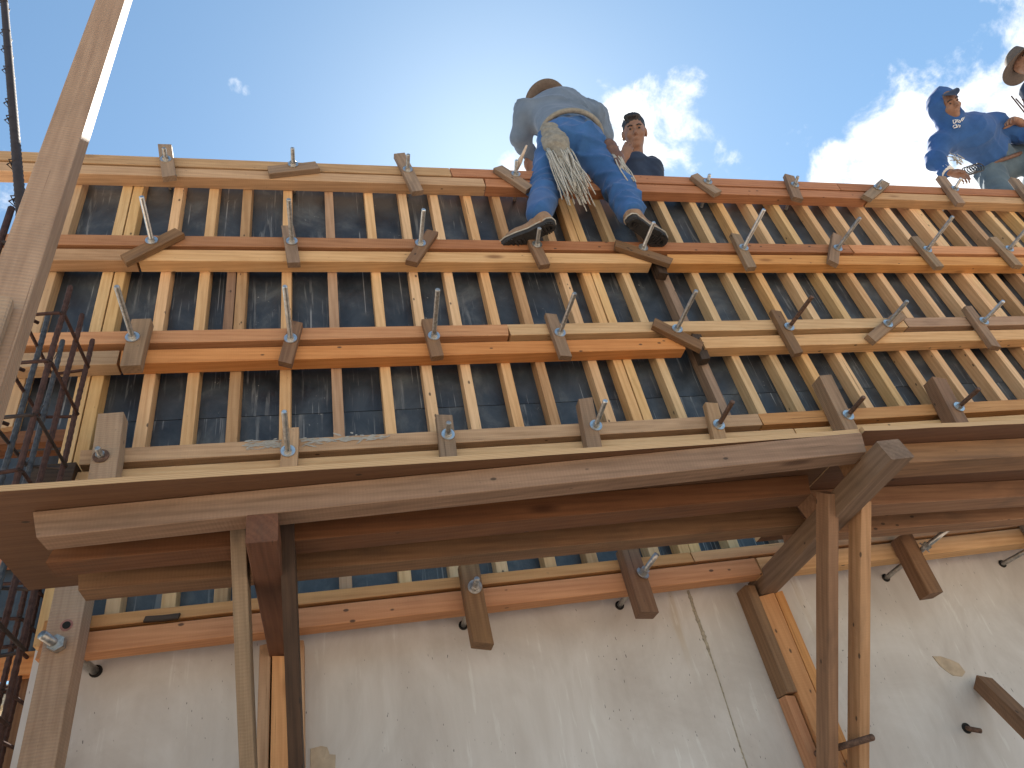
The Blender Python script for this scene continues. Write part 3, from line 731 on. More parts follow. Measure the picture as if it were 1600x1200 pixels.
# ------------------------------------------------------------------ rebar
def rib_bar(p0, p1, r, step=.012):
    n = max(3, int((Vector(p1)-Vector(p0)).length/step)*2)
    n = min(n, 260)
    path = [Vector(p0).lerp(Vector(p1), i/(n-1))+Vector((.003*mnoise.noise(Vector((i*.05, p0[0]*9, 1))), .003*mnoise.noise(Vector((i*.05, p0[1]*9, 5))), 0)) for i in range(n)]
    return path, [r*(1.0 if i % 2 else 1.16) for i in range(n)]
def cage(lab, xa, xb, ya, yb, z0, z1, pitch, cat='rebar cage', zoff=0.0, nmid=0, twist=0.02):
    t = thing('rebar_cage', lab, cat, ((xa+xb)/2, (ya+yb)/2, z0), 'rebar cages standing at the wall end')
    pts = [(xa, ya), (xb, ya), (xb, yb), (xa, yb)]
    for k in range(nmid):
        f = (k+1)/(nmid+1); pts += [(xa, ya+(yb-ya)*f), (xb, ya+(yb-ya)*f)]
    for i, (x, y) in enumerate(pts):
        path, rad = rib_bar((x, y, z0), (x+random.uniform(-twist, twist)*.3, y, z1), .0078)
        c = sum((Vector(p) for p in path), Vector())/len(path)
        link('vertical_bar', tube_mesh([p-c for p in path], .006, seg=7, radii=rad), [M_REBAR, M_RUST, M_RUST, M_REBAR][i % 4], t, Matrix.Translation(c), smooth=False)
    z = z0+.12+zoff
    e = .011
    while z < z1-.04:
        j = [random.uniform(-.012, .012) for _ in range(4)]
        cs = [(xa-e, ya-e, z+j[0]), (xb+e, ya-e, z+j[1]), (xb+e, yb+e, z+j[2]), (xa-e, yb+e, z+j[3])]
        path = []
        for k in range(4):
            a_, b_ = Vector(cs[k]), Vector(cs[(k+1) % 4])
            d_ = (b_-a_).normalized()
            for f in (.012,): path.append(a_+d_*f)
            path.append(b_-d_*.012)
        # hook
        link('stirrup', tube_mesh([p-Vector(cs[0]) for p in path], .0056, seg=6, closed=True), random.choice([M_RUST, M_RUST, M_WIRE]), t, Matrix.Translation(Vector(cs[0])), smooth=True)
        hk = [Vector(cs[0])+Vector((.012, 0, .004)), Vector(cs[0])+Vector((-.002, .004, .006)), Vector(cs[0])+Vector((.03, .045, .010))]
        tube('stirrup_hook', hk, .0056, M_RUST, t, seg=6)
        q = Vector(cs[1])
        tube('tie_wire', [q+Vector((.004*math.cos(k*1.9)*2, .004*math.sin(k*1.9)*2, .003*k-.01)) for k in range(8)]+[q+Vector((.02, -.015, .02))], .0011, M_WIRE, t, seg=4)
        z += pitch*random.uniform(.9, 1.1)
    return t
cage('tall narrow rebar cage between the tall post and the formwork edge', -.905, -.815, 1.80, 2.06, 0.0, Z(1.86), .185, nmid=1)
cage('rusty rebar cage rising under the platform beside the strongback', -1.08, -.93, 1.62, 1.86, 0.0, Z(.78), .10, zoff=.03, nmid=1)
cage('rusty wall starter cage behind the strongback, open sky showing through', -1.14, -.94, 2.32, 2.62, 0.0, Z(1.2), .11, zoff=.05, nmid=2)
br = thing('bent_rebar', 'dark kinked reinforcing bar with wire ties beside the tall post, against the sky', 'rebar', (-.75, 1.2, 0))
by = 1.22
pA, pB, pC_ = onY(4, -30, by+.25), onY(31, 378, by), onY(2, 472, by+.01)
dn = (pC_-pB).normalized()
pth = [pA+(pA-pB).normalized()*.25, pA, pB+Vector((0, 0, .03)), pB, pB+dn*.03, pC_, pC_+Vector((-.05, 0, -.25)), Vector((pC_.x-.12, by+.05, 0))]
def dense(P_, step=.012):
    o = []
    for a_, b_ in zip(P_[:-1], P_[1:]):
        n_ = max(1, int((b_-a_).length/step)); o += [a_.lerp(b_, k/n_) for k in range(n_)]
    return o+[P_[-1]]
dp_ = dense(pth)
tube('bar', dp_, .011, M_WIRE, br, seg=8, radii=[.0105 if k % 2 else .0125 for k in range(len(dp_))])
for f in (.06, .14, .30, .38, .47, .60, .66, .80, .90):
    q = pA.lerp(pB, f)
    tube('tie_wire', [q+Vector((.015*math.cos(k*1.7), .015*math.sin(k*1.7), .003*k-.015)) for k in range(10)]+[q+Vector((.026, 0, -.04)), q+Vector((.028, 0, -.08))], .0022, M_WIRE, br, seg=4)
q0 = onY(18, 325, by); tube('spur_bar', [q0, onY(-4, 392, by), onY(-30, 470, by)], .0075, M_RUST, br, seg=7)
tube('hook_bar', [onY(-6, 379, by), onY(10, 380, by), onY(22, 384, by), onY(27, 392, by), onY(20, 398, by)], .006, M_WIRE, br, seg=7)

# ------------------------------------------------------------------ rear side of the formwork and the rear platform the crew stands on
rf = thing('rear_formwork', 'rear plywood face of the formwork behind the wall core', 'formwork', (2.0, 2.6, 1.0))
link('plywood_sheet', box_mesh(6.0, .015, 2.0), M_BLACK, rf, Matrix.Translation((2.1, 2.535, 3.60)))
for k in range(12): timber('stud', (-.8+k*.52, 2.576, 2.6), (-.8+k*.52, 2.576, 4.55), .063, .04, (1, 0, 0), M_PALE, rf)
for z in (2.9, 3.5, 4.1): timber('wale', (-.9, 2.64, z), (5.1, 2.64, z), .062, .065, (0, 0, 1), M_ORANGE, rf)
rp = thing('rear_platform', 'timber platform behind the wall where the crew stands', 'platform', (2.6, 3.1, 0))
link('deck_sheet', box_mesh(7.0, .85, .02), M_PLYEDGE, rp, Matrix.Translation((3.2, 3.11, 4.29)))
for y in (2.8, 3.4): timber('joist', (-.2, y, 4.24), (6.6, y, 4.24), .06, .078, (0, 0, 1), M_BROWN, rp)
for x in (0.2, 2.2, 4.2, 6.2):
    for y in (2.8, 3.4): timber('leg', (x, y, -.05), (x, y, 4.199), .07, .07, (1, 0, 0), M_BROWN, rp)

#PEOPLE
# ------------------------------------------------------------------ people: bodies and clothes as smooth blended volumes
def V3(v): return np.array((v[0], v[1], v[2]), float)
def cap(a, ra, b, rb, k=.02, flat=None, op='add'):      # tapered limb; flat=(direction, ratio) squeezes it
    return dict(t='cap', a=V3(a), b=V3(b), ra=ra, rb=rb, k=k, flat=flat, op=op)
def ell(c, r, R=None, k=.02, op='add'):
    return dict(t='ell', c=V3(c), r=np.array(r, float), R=np.eye(3) if R is None else np.array(R, float), k=k, op=op)
def pd_(p, X):
    if p['t'] == 'cap':
        ba = p['b']-p['a']; pa = X-p['a']
        t = np.clip((pa@ba)/(ba@ba+1e-12), 0, 1)
        d = pa-t[..., None]*ba
        if p['flat'] is not None:
            n, s = p['flat']; n = V3(n); n /= np.linalg.norm(n)
            d = d+(d@n)[..., None]*n*(1/s-1)
        return np.linalg.norm(d, axis=-1)-(p['ra']+(p['rb']-p['ra'])*t)
    q = (X-p['c'])@p['R']
    k0 = np.linalg.norm(q/p['r'], axis=-1); k1 = np.linalg.norm(q/p['r']**2, axis=-1)+1e-9
    return k0*(k0-1)/k1
def bounds(p):
    if p['t'] == 'cap':
        r = max(p['ra'], p['rb']); return np.minimum(p['a'], p['b'])-r, np.maximum(p['a'], p['b'])+r
    r = max(p['r']); return p['c']-r, p['c']+r
def surf(prims, res, fold=None, planes=(), name='surface'):
    add = [p for p in prims if p['op'] == 'add']
    lo = np.min([bounds(p)[0] for p in add], 0)-.05; hi = np.max([bounds(p)[1] for p in add], 0)+.05
    n = np.ceil((hi-lo)/res).astype(int)+1
    ax = [lo[i]+res*np.arange(n[i]) for i in range(3)]
    D = np.full(n, .3, np.float64)
    for p in prims:
        a, b = bounds(p); m = .045
        s = [slice(max(0, int((a[i]-m-lo[i])/res)), min(n[i], int((b[i]+m-lo[i])/res)+2)) for i in range(3)]
        X = np.stack(np.meshgrid(ax[0][s[0]], ax[1][s[1]], ax[2][s[2]], indexing='ij'), -1)
        d = pd_(p, X); d0 = D[s[0], s[1], s[2]]; k = p['k']
        if p['op'] == 'add':
            h = np.clip(.5+.5*(d0-d)/k, 0, 1); D[s[0], s[1], s[2]] = d0*(1-h)+d*h-k*h*(1-h)
        else:
            h = np.clip(.5-.5*(d0+d)/k, 0, 1); D[s[0], s[1], s[2]] = d0*(1-h)-d*h+k*h*(1-h)
    X = None
    if fold is not None:
        idx = np.where(np.abs(D) < .035)
        P = np.stack([ax[0][idx[0]], ax[1][idx[1]], ax[2][idx[2]]], -1)
        D[idx] += fold(P)
    for (c, nrm) in planes:
        c, nrm = V3(c), V3(nrm)/np.linalg.norm(V3(nrm))
        pl = ((ax[0]-c[0])*nrm[0])[:, None, None]+((ax[1]-c[1])*nrm[1])[None, :, None]+((ax[2]-c[2])*nrm[2])[None, None, :]
        D = np.maximum(D, pl)
    # surface nets
    S = D < 0
    vid = -np.ones(np.array(n)-1, int)
    corners = [(i, j, k) for i in (0, 1) for j in (0, 1) for k in (0, 1)]
    def sl(a, c): return a[c[0]:a.shape[0]-1+c[0], c[1]:a.shape[1]-1+c[1], c[2]:a.shape[2]-1+c[2]]
    cnt = sum(sl(S, c).astype(np.int8) for c in corners)
    act = np.where((cnt > 0) & (cnt < 8)); nv = len(act[0])
    vid[act] = np.arange(nv)
    acc = np.zeros((nv, 3)); num = np.zeros(nv)
    base = np.stack(act, -1)
    for c in corners:
        for axd in range(3):
            if c[axd] == 1: continue
            e = list(c); e[axd] = 1
            d0 = D[base[:, 0]+c[0], base[:, 1]+c[1], base[:, 2]+c[2]]; d1 = D[base[:, 0]+e[0], base[:, 1]+e[1], base[:, 2]+e[2]]
            x = (d0 < 0) != (d1 < 0)
            t = np.where(x, d0/np.where(x, d0-d1, 1), 0)
            p = np.tile(np.array(c, float), (nv, 1)); p[:, axd] += t
            acc[x] += p[x]; num[x] += 1
    pos = lo+(base+acc/num[:, None])*res
    faces = []
    for axd in range(3):
        o1, o2 = [(1, 2), (2, 0), (0, 1)][axd]
        sa = [slice(None)]*3; sb = [slice(None)]*3; sa[axd] = slice(0, -1); sb[axd] = slice(1, None)
        A, B = S[tuple(sa)], S[tuple(sb)]
        ch = np.stack(np.where(A != B), -1)
        ch = ch[(ch[:, o1] > 0) & (ch[:, o2] > 0) & (ch[:, o1] < n[o1]-1) & (ch[:, o2] < n[o2]-1)]
        f1, f2 = np.zeros(3, int), np.zeros(3, int); f1[o1] = 1; f2[o2] = 1
        q = [vid[tuple((ch-f1-f2).T)], vid[tuple((ch-f2).T)], vid[tuple(ch.T)], vid[tuple((ch-f1).T)]]
        Q = np.stack(q, -1); inn = S[tuple(ch.T)]
        Q[~inn] = Q[~inn][:, ::-1]
        faces.append(Q)
    Fc = np.concatenate(faces)
    # light Laplacian relax
    E = np.concatenate([Fc[:, [0, 1]], Fc[:, [1, 2]], Fc[:, [2, 3]], Fc[:, [3, 0]]])
    for _ in range(2):
        s_ = np.zeros_like(pos); w_ = np.zeros(len(pos))
        np.add.at(s_, E[:, 0], pos[E[:, 1]]); np.add.at(w_, E[:, 0], 1)
        np.add.at(s_, E[:, 1], pos[E[:, 0]]); np.add.at(w_, E[:, 1], 1)
        pos = pos*.5+.5*s_/np.maximum(w_, 1)[:, None]
    c = pos.mean(0)
    me = bpy.data.meshes.new(name)
    me.from_pydata((pos-c).tolist(), [], Fc.tolist()); me.update()
    return me, Vector(c)
def volume(name, prims, mat, parent, res=.009, fold=None, planes=()):
    me, c = surf(prims, res, fold, planes, name)
    return link(name, me, mat, parent, Matrix.Translation(c), smooth=True)
def folds(amp, lam, d, wob=9.0, seed=0.0):
    """creases: ridged waves of mixed direction and size, strong in some places and absent in others"""
    g = np.random.default_rng(int(seed*100)+3)
    d = V3(d)/np.linalg.norm(V3(d)); W_ = []
    for i in range(6):
        v = d+g.normal(0, .55, 3); v /= np.linalg.norm(v)
        W_.append((v, lam*g.uniform(.75, 1.9), g.uniform(0, 6.28), g.normal(0, 1, 3)*wob*.55, g.uniform(0, 6.28), g.normal(0, 1, 3)*7.0, g.uniform(0, 6.28)))
    def f(P):
        o = 0
        for (v, l, ph, e, p2, mm, p3) in W_:
            r = 1-np.abs(np.sin(math.pi*(P@v)/l+ph+.9*np.sin(P@e+p2)))*1.0
            o = o-(r**2.2-.32)*np.clip(.35+np.sin(P@mm+p3), 0, 1)
        return amp*o
    return f
def basis(fwd, up):
    f = Vector(fwd).normalized(); u = Vector(up); r = f.cross(u).normalized(); u = r.cross(f)
    return np.array(((r.x, f.x, u.x), (r.y, f.y, u.y), (r.z, f.z, u.z)))      # columns: right, forward, up
def head_prims(c, R, s=1.0):
    c = V3(c)
    def P(x, y, z): return c+R@(np.array((x, y, z))*s)
    L_ = []
    def E(x, y, z, r, k=.015, op='add'): L_.append(ell(P(x, y, z), np.array(r)*s, R, k, op))
    E(0, -.008, .03, (.076, .096, .092)); E(0, .028, -.045, (.060, .066, .078), .03); E(0, .068, -.098, (.026, .022, .022), .02)
    E(0, .078, .028, (.055, .022, .014), .015)                                         # brow
    E(.040, .068, -.028, (.026, .022, .022), .02); E(-.040, .068, -.028, (.026, .022, .022), .02)
    for sx in (-1, 1):
        E(sx*.031, .098, .006, (.017, .014, .011), .008, 'sub'); E(sx*.031, .082, .005, (.013, .013, .011), .003)
        E(sx*.079, -.004, -.012, (.011, .024, .034), .008)
        L_.append(cap(P(sx*.008, .098, -.031), .009*s, P(sx*.013, .092, -.033), .008*s, .006))
    L_.append(cap(P(0, .094, .012), .008*s, P(0, .113, -.026), .012*s, .01))
    E(0, .092, -.058, (.025, .010, .006), .005); E(0, .090, -.068, (.022, .010, .007), .005); E(0, .105, -.0625, (.022, .008, .0022), .003, 'sub')
    return L_
def hand_prims(wrist, palm_dir, palm_n, curl=.5, thumb=1, s=1.0, spread=.12):
    """palm and five fingers; palm_n points out of the palm"""
    w = Vector(wrist); f = Vector(palm_dir).normalized(); nn = Vector(palm_n); nn = (nn-f*nn.dot(f)).normalized(); sd = f.cross(nn)*thumb
    L_ = [cap(w, .024*s, w+f*.045*s, .034*s, .015, flat=(nn, .55)), cap(w+f*.045*s, .036*s, w+f*.085*s, .037*s, .015, flat=(nn, .42))]
    for i, (o, ln) in enumerate(((.030, .072), (.010, .080), (-.011, .074), (-.030, .058))):
        p = w+f*(.090-abs(o)*.25)*s+sd*o*s
        d = (f+sd*o*spread*25*.12).normalized(); seg = ln*s/3*1.12; r = (.0098-.0006*i)*s
        ang = curl*(.55+.1*i)
        for k in range(3):
            ang_k = ang*(.5+.5*k)
            d = (d*math.cos(ang_k)+nn*math.sin(ang_k)).normalized()
            q = p+d*seg; L_.append(cap(p, r*(1.02-.07*k), q, r*(.95-.07*k), .004)); p = q
    p = w+f*.028*s+sd*.026*s; d = (sd*.8+f*.75+nn*.25).normalized()
    for k in range(3):
        q = p+d*(.034-.005*k)*s; L_.append(cap(p, (.013-.0015*k)*s, q, (.0115-.0015*k)*s, .008)); p = q; d = (d+f*.35+nn*.2*curl-sd*.15).normalized()
    return L_
def hat_mesh(rb=.165, rc=.088, h=.105, wave=.02, seg=40, droop=.02):
    prof = [(rb, 0), (rb*.8, -.001), (rc+.012, .004), (rc, .012), (rc*.98, h*.5), (rc*.90, h*.86), (rc*.62, h), (0.001, h*.93)]
    vs_, fs = [], []; m = len(prof)
    for side in (0, 1):
        for i, (r, z) in enumerate(prof):
            for j in range(seg):
                a = 2*math.pi*j/seg
                k = max(0, (r-rc)/(rb-rc))
                zz = z+wave*k*k*(math.cos(2*a)*1.0)-droop*k*k+(.0 if side == 0 else -.004)
                rr = r-(0 if side == 0 else .004 if i > 1 else 0)
                sx = 1.0 if i < 2 else .88
                vs_.append((max(rr, .0005)*math.cos(a)*sx, max(rr, .0005)*math.sin(a)*1.08, zz))
    for side in (0, 1):
        o = side*m*seg
        for i in range(m-1):
            for j in range(seg):
                q = (o+i*seg+j, o+i*seg+(j+1) % seg, o+(i+1)*seg+(j+1) % seg, o+(i+1)*seg+j)
                fs.append(q if side == 0 else q[::-1])
    for j in range(seg):
        fs.append((j, m*seg+j, m*seg+(j+1) % seg, (j+1) % seg))
    me = bpy.data.meshes.new('hat'); me.from_pydata(vs_, [], fs); me.update(); return me
def RM(R, c): return Matrix(((R[0][0], R[0][1], R[0][2], c[0]), (R[1][0], R[1][1], R[1][2], c[1]), (R[2][0], R[2][1], R[2][2], c[2]), (0, 0, 0, 1)))

def face_bits(parent, hd, R, s=1.0):
    ms_ = []
    for sx in (-1, 1):
        me, c = surf([ell(V3(hd)+R@(np.array((sx*.031, .0915, .005))*s), np.array((.0095, .006, .0055))*s, R)], .002); me.transform(Matrix.Translation(c)); ms_.append(me)
    link('eyes', join_meshes(ms_), M_HAIR, parent, smooth=True)
    ms_ = []
    for sx in (-1, 1):
        ms_.append(tube_mesh([V3(hd)+R@(np.array((sx*a, b, c))*s) for (a, b, c) in ((.014, .0995, .024), (.03, .0965, .029), (.047, .086, .023))], .0045, seg=6))
    link('eyebrows', join_meshes(ms_), M_HAIR, parent, smooth=True)
# ---- boots
SOLE = [(-.135, 0), (-.13, .022), (-.11, .034), (-.06, .034), (-.01, .033), (.05, .044), (.10, .047), (.135, .036), (.15, .014), (.152, 0)]
def boot(parent, heel, toe, z, mirror=1, shaft=.05):
    h, t_ = Vector((heel[0], heel[1], z)), Vector((toe[0], toe[1], z))
    d = (t_-h).normalized(); c = h+d*.135
    R = basis(d, (0, 0, 1)); # columns right, forward, up
    def P(x, y, zz): return Vector(V3(c)+R@np.array((y*mirror, x, zz)))
    prims = [cap(P(-.085, 0, .055), .040, P(.06, .004, .045), .042, .03), cap(P(.06, .004, .045), .042, P(.112, .004, .036), .036, .03),
             cap(P(-.085, 0, .06), .042, P(-.075, 0, .06+shaft), .042, .03)]
    up = volume('boot', prims, M_LEATHER, parent, .008, folds(.0018, .03, (0, 0, 1), 20), planes=[((c.x, c.y, z+.020), (0, 0, -1))])
    out_ = SOLE+[(x, -y) for (x, y) in reversed(SOLE[1:-1])]
    bm = bmesh.new()
    ring = lambda zz, s: [bm.verts.new(P(x*s, y*s, zz)) for (x, y) in out_]
    a, b_, e = ring(.007, .985), ring(.012, 1.02), ring(.030, 1.0)
    n = len(out_)
    for (p_, q_) in ((a, b_), (b_, e)):
        for i in range(n): bm.faces.new((p_[i], p_[(i+1) % n], q_[(i+1) % n], q_[i]))
    bm.faces.new(a); bm.faces.new(e)
    # tread lugs, radiating at toe and heel, bars between
    def lug(x0, y0, ang, ln, wd=.0042):
        ca, sa = math.cos(ang), math.sin(ang); vv = []
        for zz in (0.0, .0085):
            for (u, v) in ((-ln/2, -wd), (ln/2, -wd), (ln/2, wd), (-ln/2, wd)):
                vv.append(bm.verts.new(P(x0+u*ca-v*sa, y0+u*sa+v*ca, zz)))
        for f in ((0, 1, 2, 3), (7, 6, 5, 4), (0, 4, 5, 1), (1, 5, 6, 2), (2, 6, 7, 3), (3, 7, 4, 0)): bm.faces.new([vv[i] for i in f])
    for k in range(17):
        a_ = -math.pi*.62+k*math.pi*1.24/16
        lug(.092+.038*math.cos(a_), .032*math.sin(a_), a_, .026)
    for k in range(13):
        a_ = math.pi*.42+k*math.pi*1.16/12
        lug(-.09+.03*math.cos(a_), .022*math.sin(a_), a_, .022)
    for k in range(5): lug(.03+k*.017, 0, math.pi/2, .03)
    for k in range(3): lug(-.10+k*.016, 0, math.pi/2, .022)
    bmesh.ops.recalc_face_normals(bm, faces=bm.faces)
    me = bpy.data.meshes.new('sole'); bm.to_mesh(me); bm.free()
    link('sole', me, M_SOLE, up)
    welt = tube_mesh([P(x*1.03, y*1.04, .031) for (x, y) in out_], .0035, seg=5, closed=True)
    link('welt', welt, M_STRING, up, smooth=True)
    return P(-.075, 0, .10)
def decal(o, lines, mat, r=.0045, name='chest_print'):
    from mathutils.bvhtree import BVHTree
    me = o.data; Mw = MATS[o.name]
    bv = BVHTree.FromPolygons([Mw @ v.co for v in me.vertices], [tuple(p.vertices) for p in me.polygons])
    ms = []
    for ln in lines:
        pts = []
        for (px, py) in ln:
            hit = bv.ray_cast(C0, ray(px, py).normalized())
            if hit[0] is not None: pts.append(hit[0]+hit[1]*.0015 if hit[1].dot(ray(px, py)) < 0 else hit[0]-hit[1]*.0015)
        if len(pts) > 1: ms.append(tube_mesh(pts, r, seg=5))
    if ms: link(name, join_meshes(ms), mat, o, smooth=True)

# ================= worker standing on the tie rods
zs = Z(2.474)
m1 = thing('person', 'worker in grey shirt and blue jeans climbing the formwork, fringed pouch at the hip', 'person', (1.25, 2.05, zs))
Lh, Lt = onZ(868, 352, zs), onZ(797, 388, zs); Rh, Rt = onZ(984, 345, zs), onZ(1033, 381, zs)
aL = boot(m1, Lh, Lt, zs, 1); aR = boot(m1, Rh, Rt, zs, -1)
kL, kR = at(852, 290, 3.70), at(962, 285, 3.72)
hL, hR = at(866, 232, 3.88), at(920, 240, 3.88)
pel, wa, ch = at(893, 221, 3.90), at(888, 200, 4.02), at(874, 181, 4.28)
sL, sR = at(825, 178, 4.28), at(927, 183, 4.28)
eL, wL = at(815, 216, 4.32), at(826, 240, 4.40)
eR, wR = at(940, 212, 4.30), at(922, 238, 4.42)
nk, hd = at(863, 168, 4.46), at(857, 167, 4.62)
side = (sR-sL).normalized(); back = (wa-ch).cross(side).normalized()
flatdir = side.cross((ch-wa).normalized())
Rh_ = basis((-.15, .75, -.65), (0, .65, .75))
body = head_prims(hd, Rh_)+[cap(nk, .055, hd, .055, .03), cap(wa, .11, ch, .13, .03, (flatdir, .6)), cap(nk, .06, ch, .09, .03), cap(pel, .10, wa, .10, .03, (flatdir, .6)),
    cap(sL, .058, eL, .045, .03), cap(eL, .044, wL, .030, .02), cap(sR, .058, eR, .045, .03), cap(eR, .044, wR, .030, .02), cap(ch, .12, sL, .06, .04), cap(ch, .12, sR, .06, .04),
    cap(hL, .062, kL, .034, .03), cap(kL, .034, aL, .03, .03), cap(hR, .062, kR, .036, .03), cap(kR, .034, aR, .03, .03), cap(pel, .08, hL, .06, .03), cap(pel, .08, hR, .06, .03)]
body += hand_prims(wL, (.1, .7, -.5), (.5, -.2, -.6), .8, 1)+hand_prims(wR, (-.2, .7, -.5), (-.5, -.2, -.6), .8, -1)
volume('body', body, M_SKIN, m1, .009)
jeans = [cap(hL, .102, kL, .080, .04), cap(kL, .079, aL+Vector((0, 0, .02)), .066, .04), cap(hR, .108, kR, .088, .04), cap(kR, .085, aR+Vector((0, 0, .02)), .070, .04),
         cap(pel, .155, wa-(wa-pel)*.35, .148, .05, (flatdir, .74)), ell(Vector(hL)+Vector((.02, -.045, .03)), (.095, .095, .10), k=.05), ell(Vector(hR)+Vector((-.01, -.045, .03)), (.095, .095, .10), k=.05)]
fj = folds(.014, .10, (.35, .1, 1), 9, 1.3)
jo = volume('jeans', jeans, M_JEAN, m1, .0085, fj)
hem = wa-(wa-pel)*.30
shirt = [cap(hem, .160, ch, .175, .05, (flatdir, .70)), cap(ch, .155, sL, .085, .05), cap(ch, .155, sR, .085, .05), cap(sL, .085, eL, .066, .04), cap(eL, .064, wL, .050, .03),
         cap(sR, .085, eR, .066, .04), cap(eR, .064, wR, .050, .03), cap(nk, .075, ch, .12, .05)]
sh1 = volume('shirt', shirt, M_SHIRT, m1, .007, folds(.018, .080, (.9, .5, 1), 6, .4), planes=[])
# knitted hem: a soft ring round the waist
ring = []
ax_ = (ch-hem).normalized()
for k in range(40):
    a_ = 2*math.pi*k/40
    ring.append(hem-ax_*.075+side*math.cos(a_)*.166+flatdir*math.sin(a_)*.134)
tube('shirt_hem', ring, .015, M_POUCH, sh1, closed=True, seg=10)
link('hat', hat_mesh(.150, .092, .11, .012), M_STRAW, m1, RM(Rh_, hd) @ Matrix.Translation((0, -.02, .062)), smooth=True)
# pouch with hanging ties at the left hip
pz = [cap(at(858, 200, 3.80), .050, at(868, 222, 3.72), .066, .04, ((.3, 1, -.3), .6)), cap(at(868, 222, 3.72), .066, at(876, 244, 3.68), .060, .04, ((.3, 1, -.3), .6))]
po = volume('tool_pouch', pz, M_POUCH, m1, .007, folds(.006, .045, (.4, .2, 1), 12, 2.0))
ms = []
for k in range(64):
    p = at(random.uniform(857, 896), random.uniform(236, 252), 3.645+random.uniform(-.02, .03)); ln = random.uniform(.26, .40)
    dx = random.uniform(-.02, .05); dy = random.uniform(-.03, .02)
    path = [p+Vector((0, .01, .05)), p]+[p+Vector((dx*f+.004*math.sin(f*7+k), dy*f, -ln*f)) for f in (.25, .5, .75, 1)]
    ms.append(tube_mesh(path, .004, seg=5, radii=[.0045, .0045, .0043, .004, .0037, .003]))
link('fringe', join_meshes(ms), M_STRING, po, smooth=True)
pz = [cap(at(952, 225, 3.80), .034, at(966, 250, 3.74), .036, .03), ]
p2 = volume('tool_pouch', pz, M_BELT, m1, .007, folds(.004, .04, (0, .2, 1), 12, 1.0))
ms = []
for k in range(14):
    p = at(random.uniform(958, 972), random.uniform(240, 256), 3.70+random.uniform(-.02, .02)); ln = random.uniform(.10, .24)
    path = [p+Vector((0, .01, .04)), p]+[p+Vector((random.uniform(-.01, .02)*f+.01*math.sin(f*6+k), -.01*f, -ln*f)) for f in (.3, .6, 1)]
    ms.append(tube_mesh(path, .0035, seg=5))
link('fringe', join_meshes(ms), M_STRING, p2, smooth=True)
tube('hammer_handle', [at(962, 248, 3.68), at(985, 296, 3.60)], .011, M_BELT, p2, seg=8)

# ================= young man behind the wall
d2 = 5.0
m2 = thing('person', 'dark haired man in navy shirt behind the wall, hand raised to his face', 'person', (2.05, 2.75, 4.3))
hd = at(991, 207, d2); nk = at(989, 244, d2+.02)
Rm = basis((-.36, -.66, -.62), (-.08, -.60, .80))
ch = at(990, 290, d2+.06); sl_, sr_ = at(950, 262, d2+.06), at(1018, 262, d2+.02)
pel = Vector((ch.x, 2.86, 5.12)); hl, hr = pel+Vector((-.09, 0, -.05)), pel+Vector((.09, 0, -.05))
kl, kr = Vector((hl.x, 2.82, 4.72)), Vector((hr.x, 2.82, 4.72)); al, ar = Vector((hl.x, 2.9, 4.38)), Vector((hr.x, 2.9, 4.38))
er, wr = at(1012, 300, d2-.1), at(985, 244, d2-.18)
el_, wl_ = at(945, 300, d2), at(965, 300, d2-.15)
fd = Vector((0, 1, .3))
wr = at(972, 252, d2-.17); er = at(952, 290, d2-.10)
body = head_prims(hd, Rm, 1.02)+[cap(nk-Vector((0, 0, .03)), .055, hd+Vector((0, .02, -.03)), .052, .03), cap(pel, .12, ch, .15, .03, (fd, .65)), cap(ch, .11, nk, .065, .04),
    cap(ch, .11, sl_, .06, .04), cap(ch, .11, sr_, .06, .04), cap(sl_, .05, er, .042, .03), cap(er, .042, wr, .029, .02), cap(sr_, .05, at(1030, 300, d2), .042, .03),
    cap(hl, .08, kl, .056, .03), cap(kl, .055, al, .04, .03), cap(hr, .08, kr, .056, .03), cap(kr, .055, ar, .04, .03), cap(pel, .11, hl, .08, .03), cap(pel, .11, hr, .08, .03),
    cap(al, .04, al+Vector((0, -.16, -.045)), .034, .02), cap(ar, .04, ar+Vector((0, -.16, -.045)), .034, .02)]
body += hand_prims(wr, at(985, 222, d2-.16)-wr, (.15, .9, .2), .55, 1)
volume('body', body, M_SKIN2, m2, .0075); face_bits(m2, hd, Rm, 1.02)
hp = [ell(Vector(V3(hd)+Rm@np.array((0, -.014, .046))), (.083, .100, .086), Rm, .02), ell(Vector(V3(hd)+Rm@np.array((0, -.05, .01))), (.079, .065, .08), Rm, .02),
      ell(Vector(V3(hd)+Rm@np.array((.01, .062, .098))), (.06, .034, .026), Rm, .02), ell(Vector(V3(hd)+Rm@np.array((0, .122, -.040))), (.068, .072, .078), Rm, .01, 'sub')]
volume('hair', hp, M_HAIR, m2, .006, folds(.004, .018, (1, .4, .3), 40, .3))
volume('shirt', [cap(pel+Vector((0, 0, .05)), .14, ch, .168, .05, (fd, .68)), cap(ch, .13, sl_, .075, .05), cap(ch, .13, sr_, .078, .05), cap(sl_, .072, er, .056, .03), cap(er, .055, er.lerp(wr, .55), .046, .03), cap(sr_, .075, at(1031, 300, d2), .06, .03), cap(nk-Vector((0, 0, .05)), .072, ch, .12, .05)],
       M_NAVY, m2, .009, folds(.006, .07, (.3, .2, 1), 7, 2))
volume('trousers', [cap(hl, .098, kl, .075, .03), cap(kl, .074, al, .06, .03), cap(hr, .098, kr, .075, .03), cap(kr, .074, ar, .06, .03), cap(pel, .15, pel+Vector((0, 0, .06)), .145, .04, (fd, .72))], M_JEAN, m2, .011)

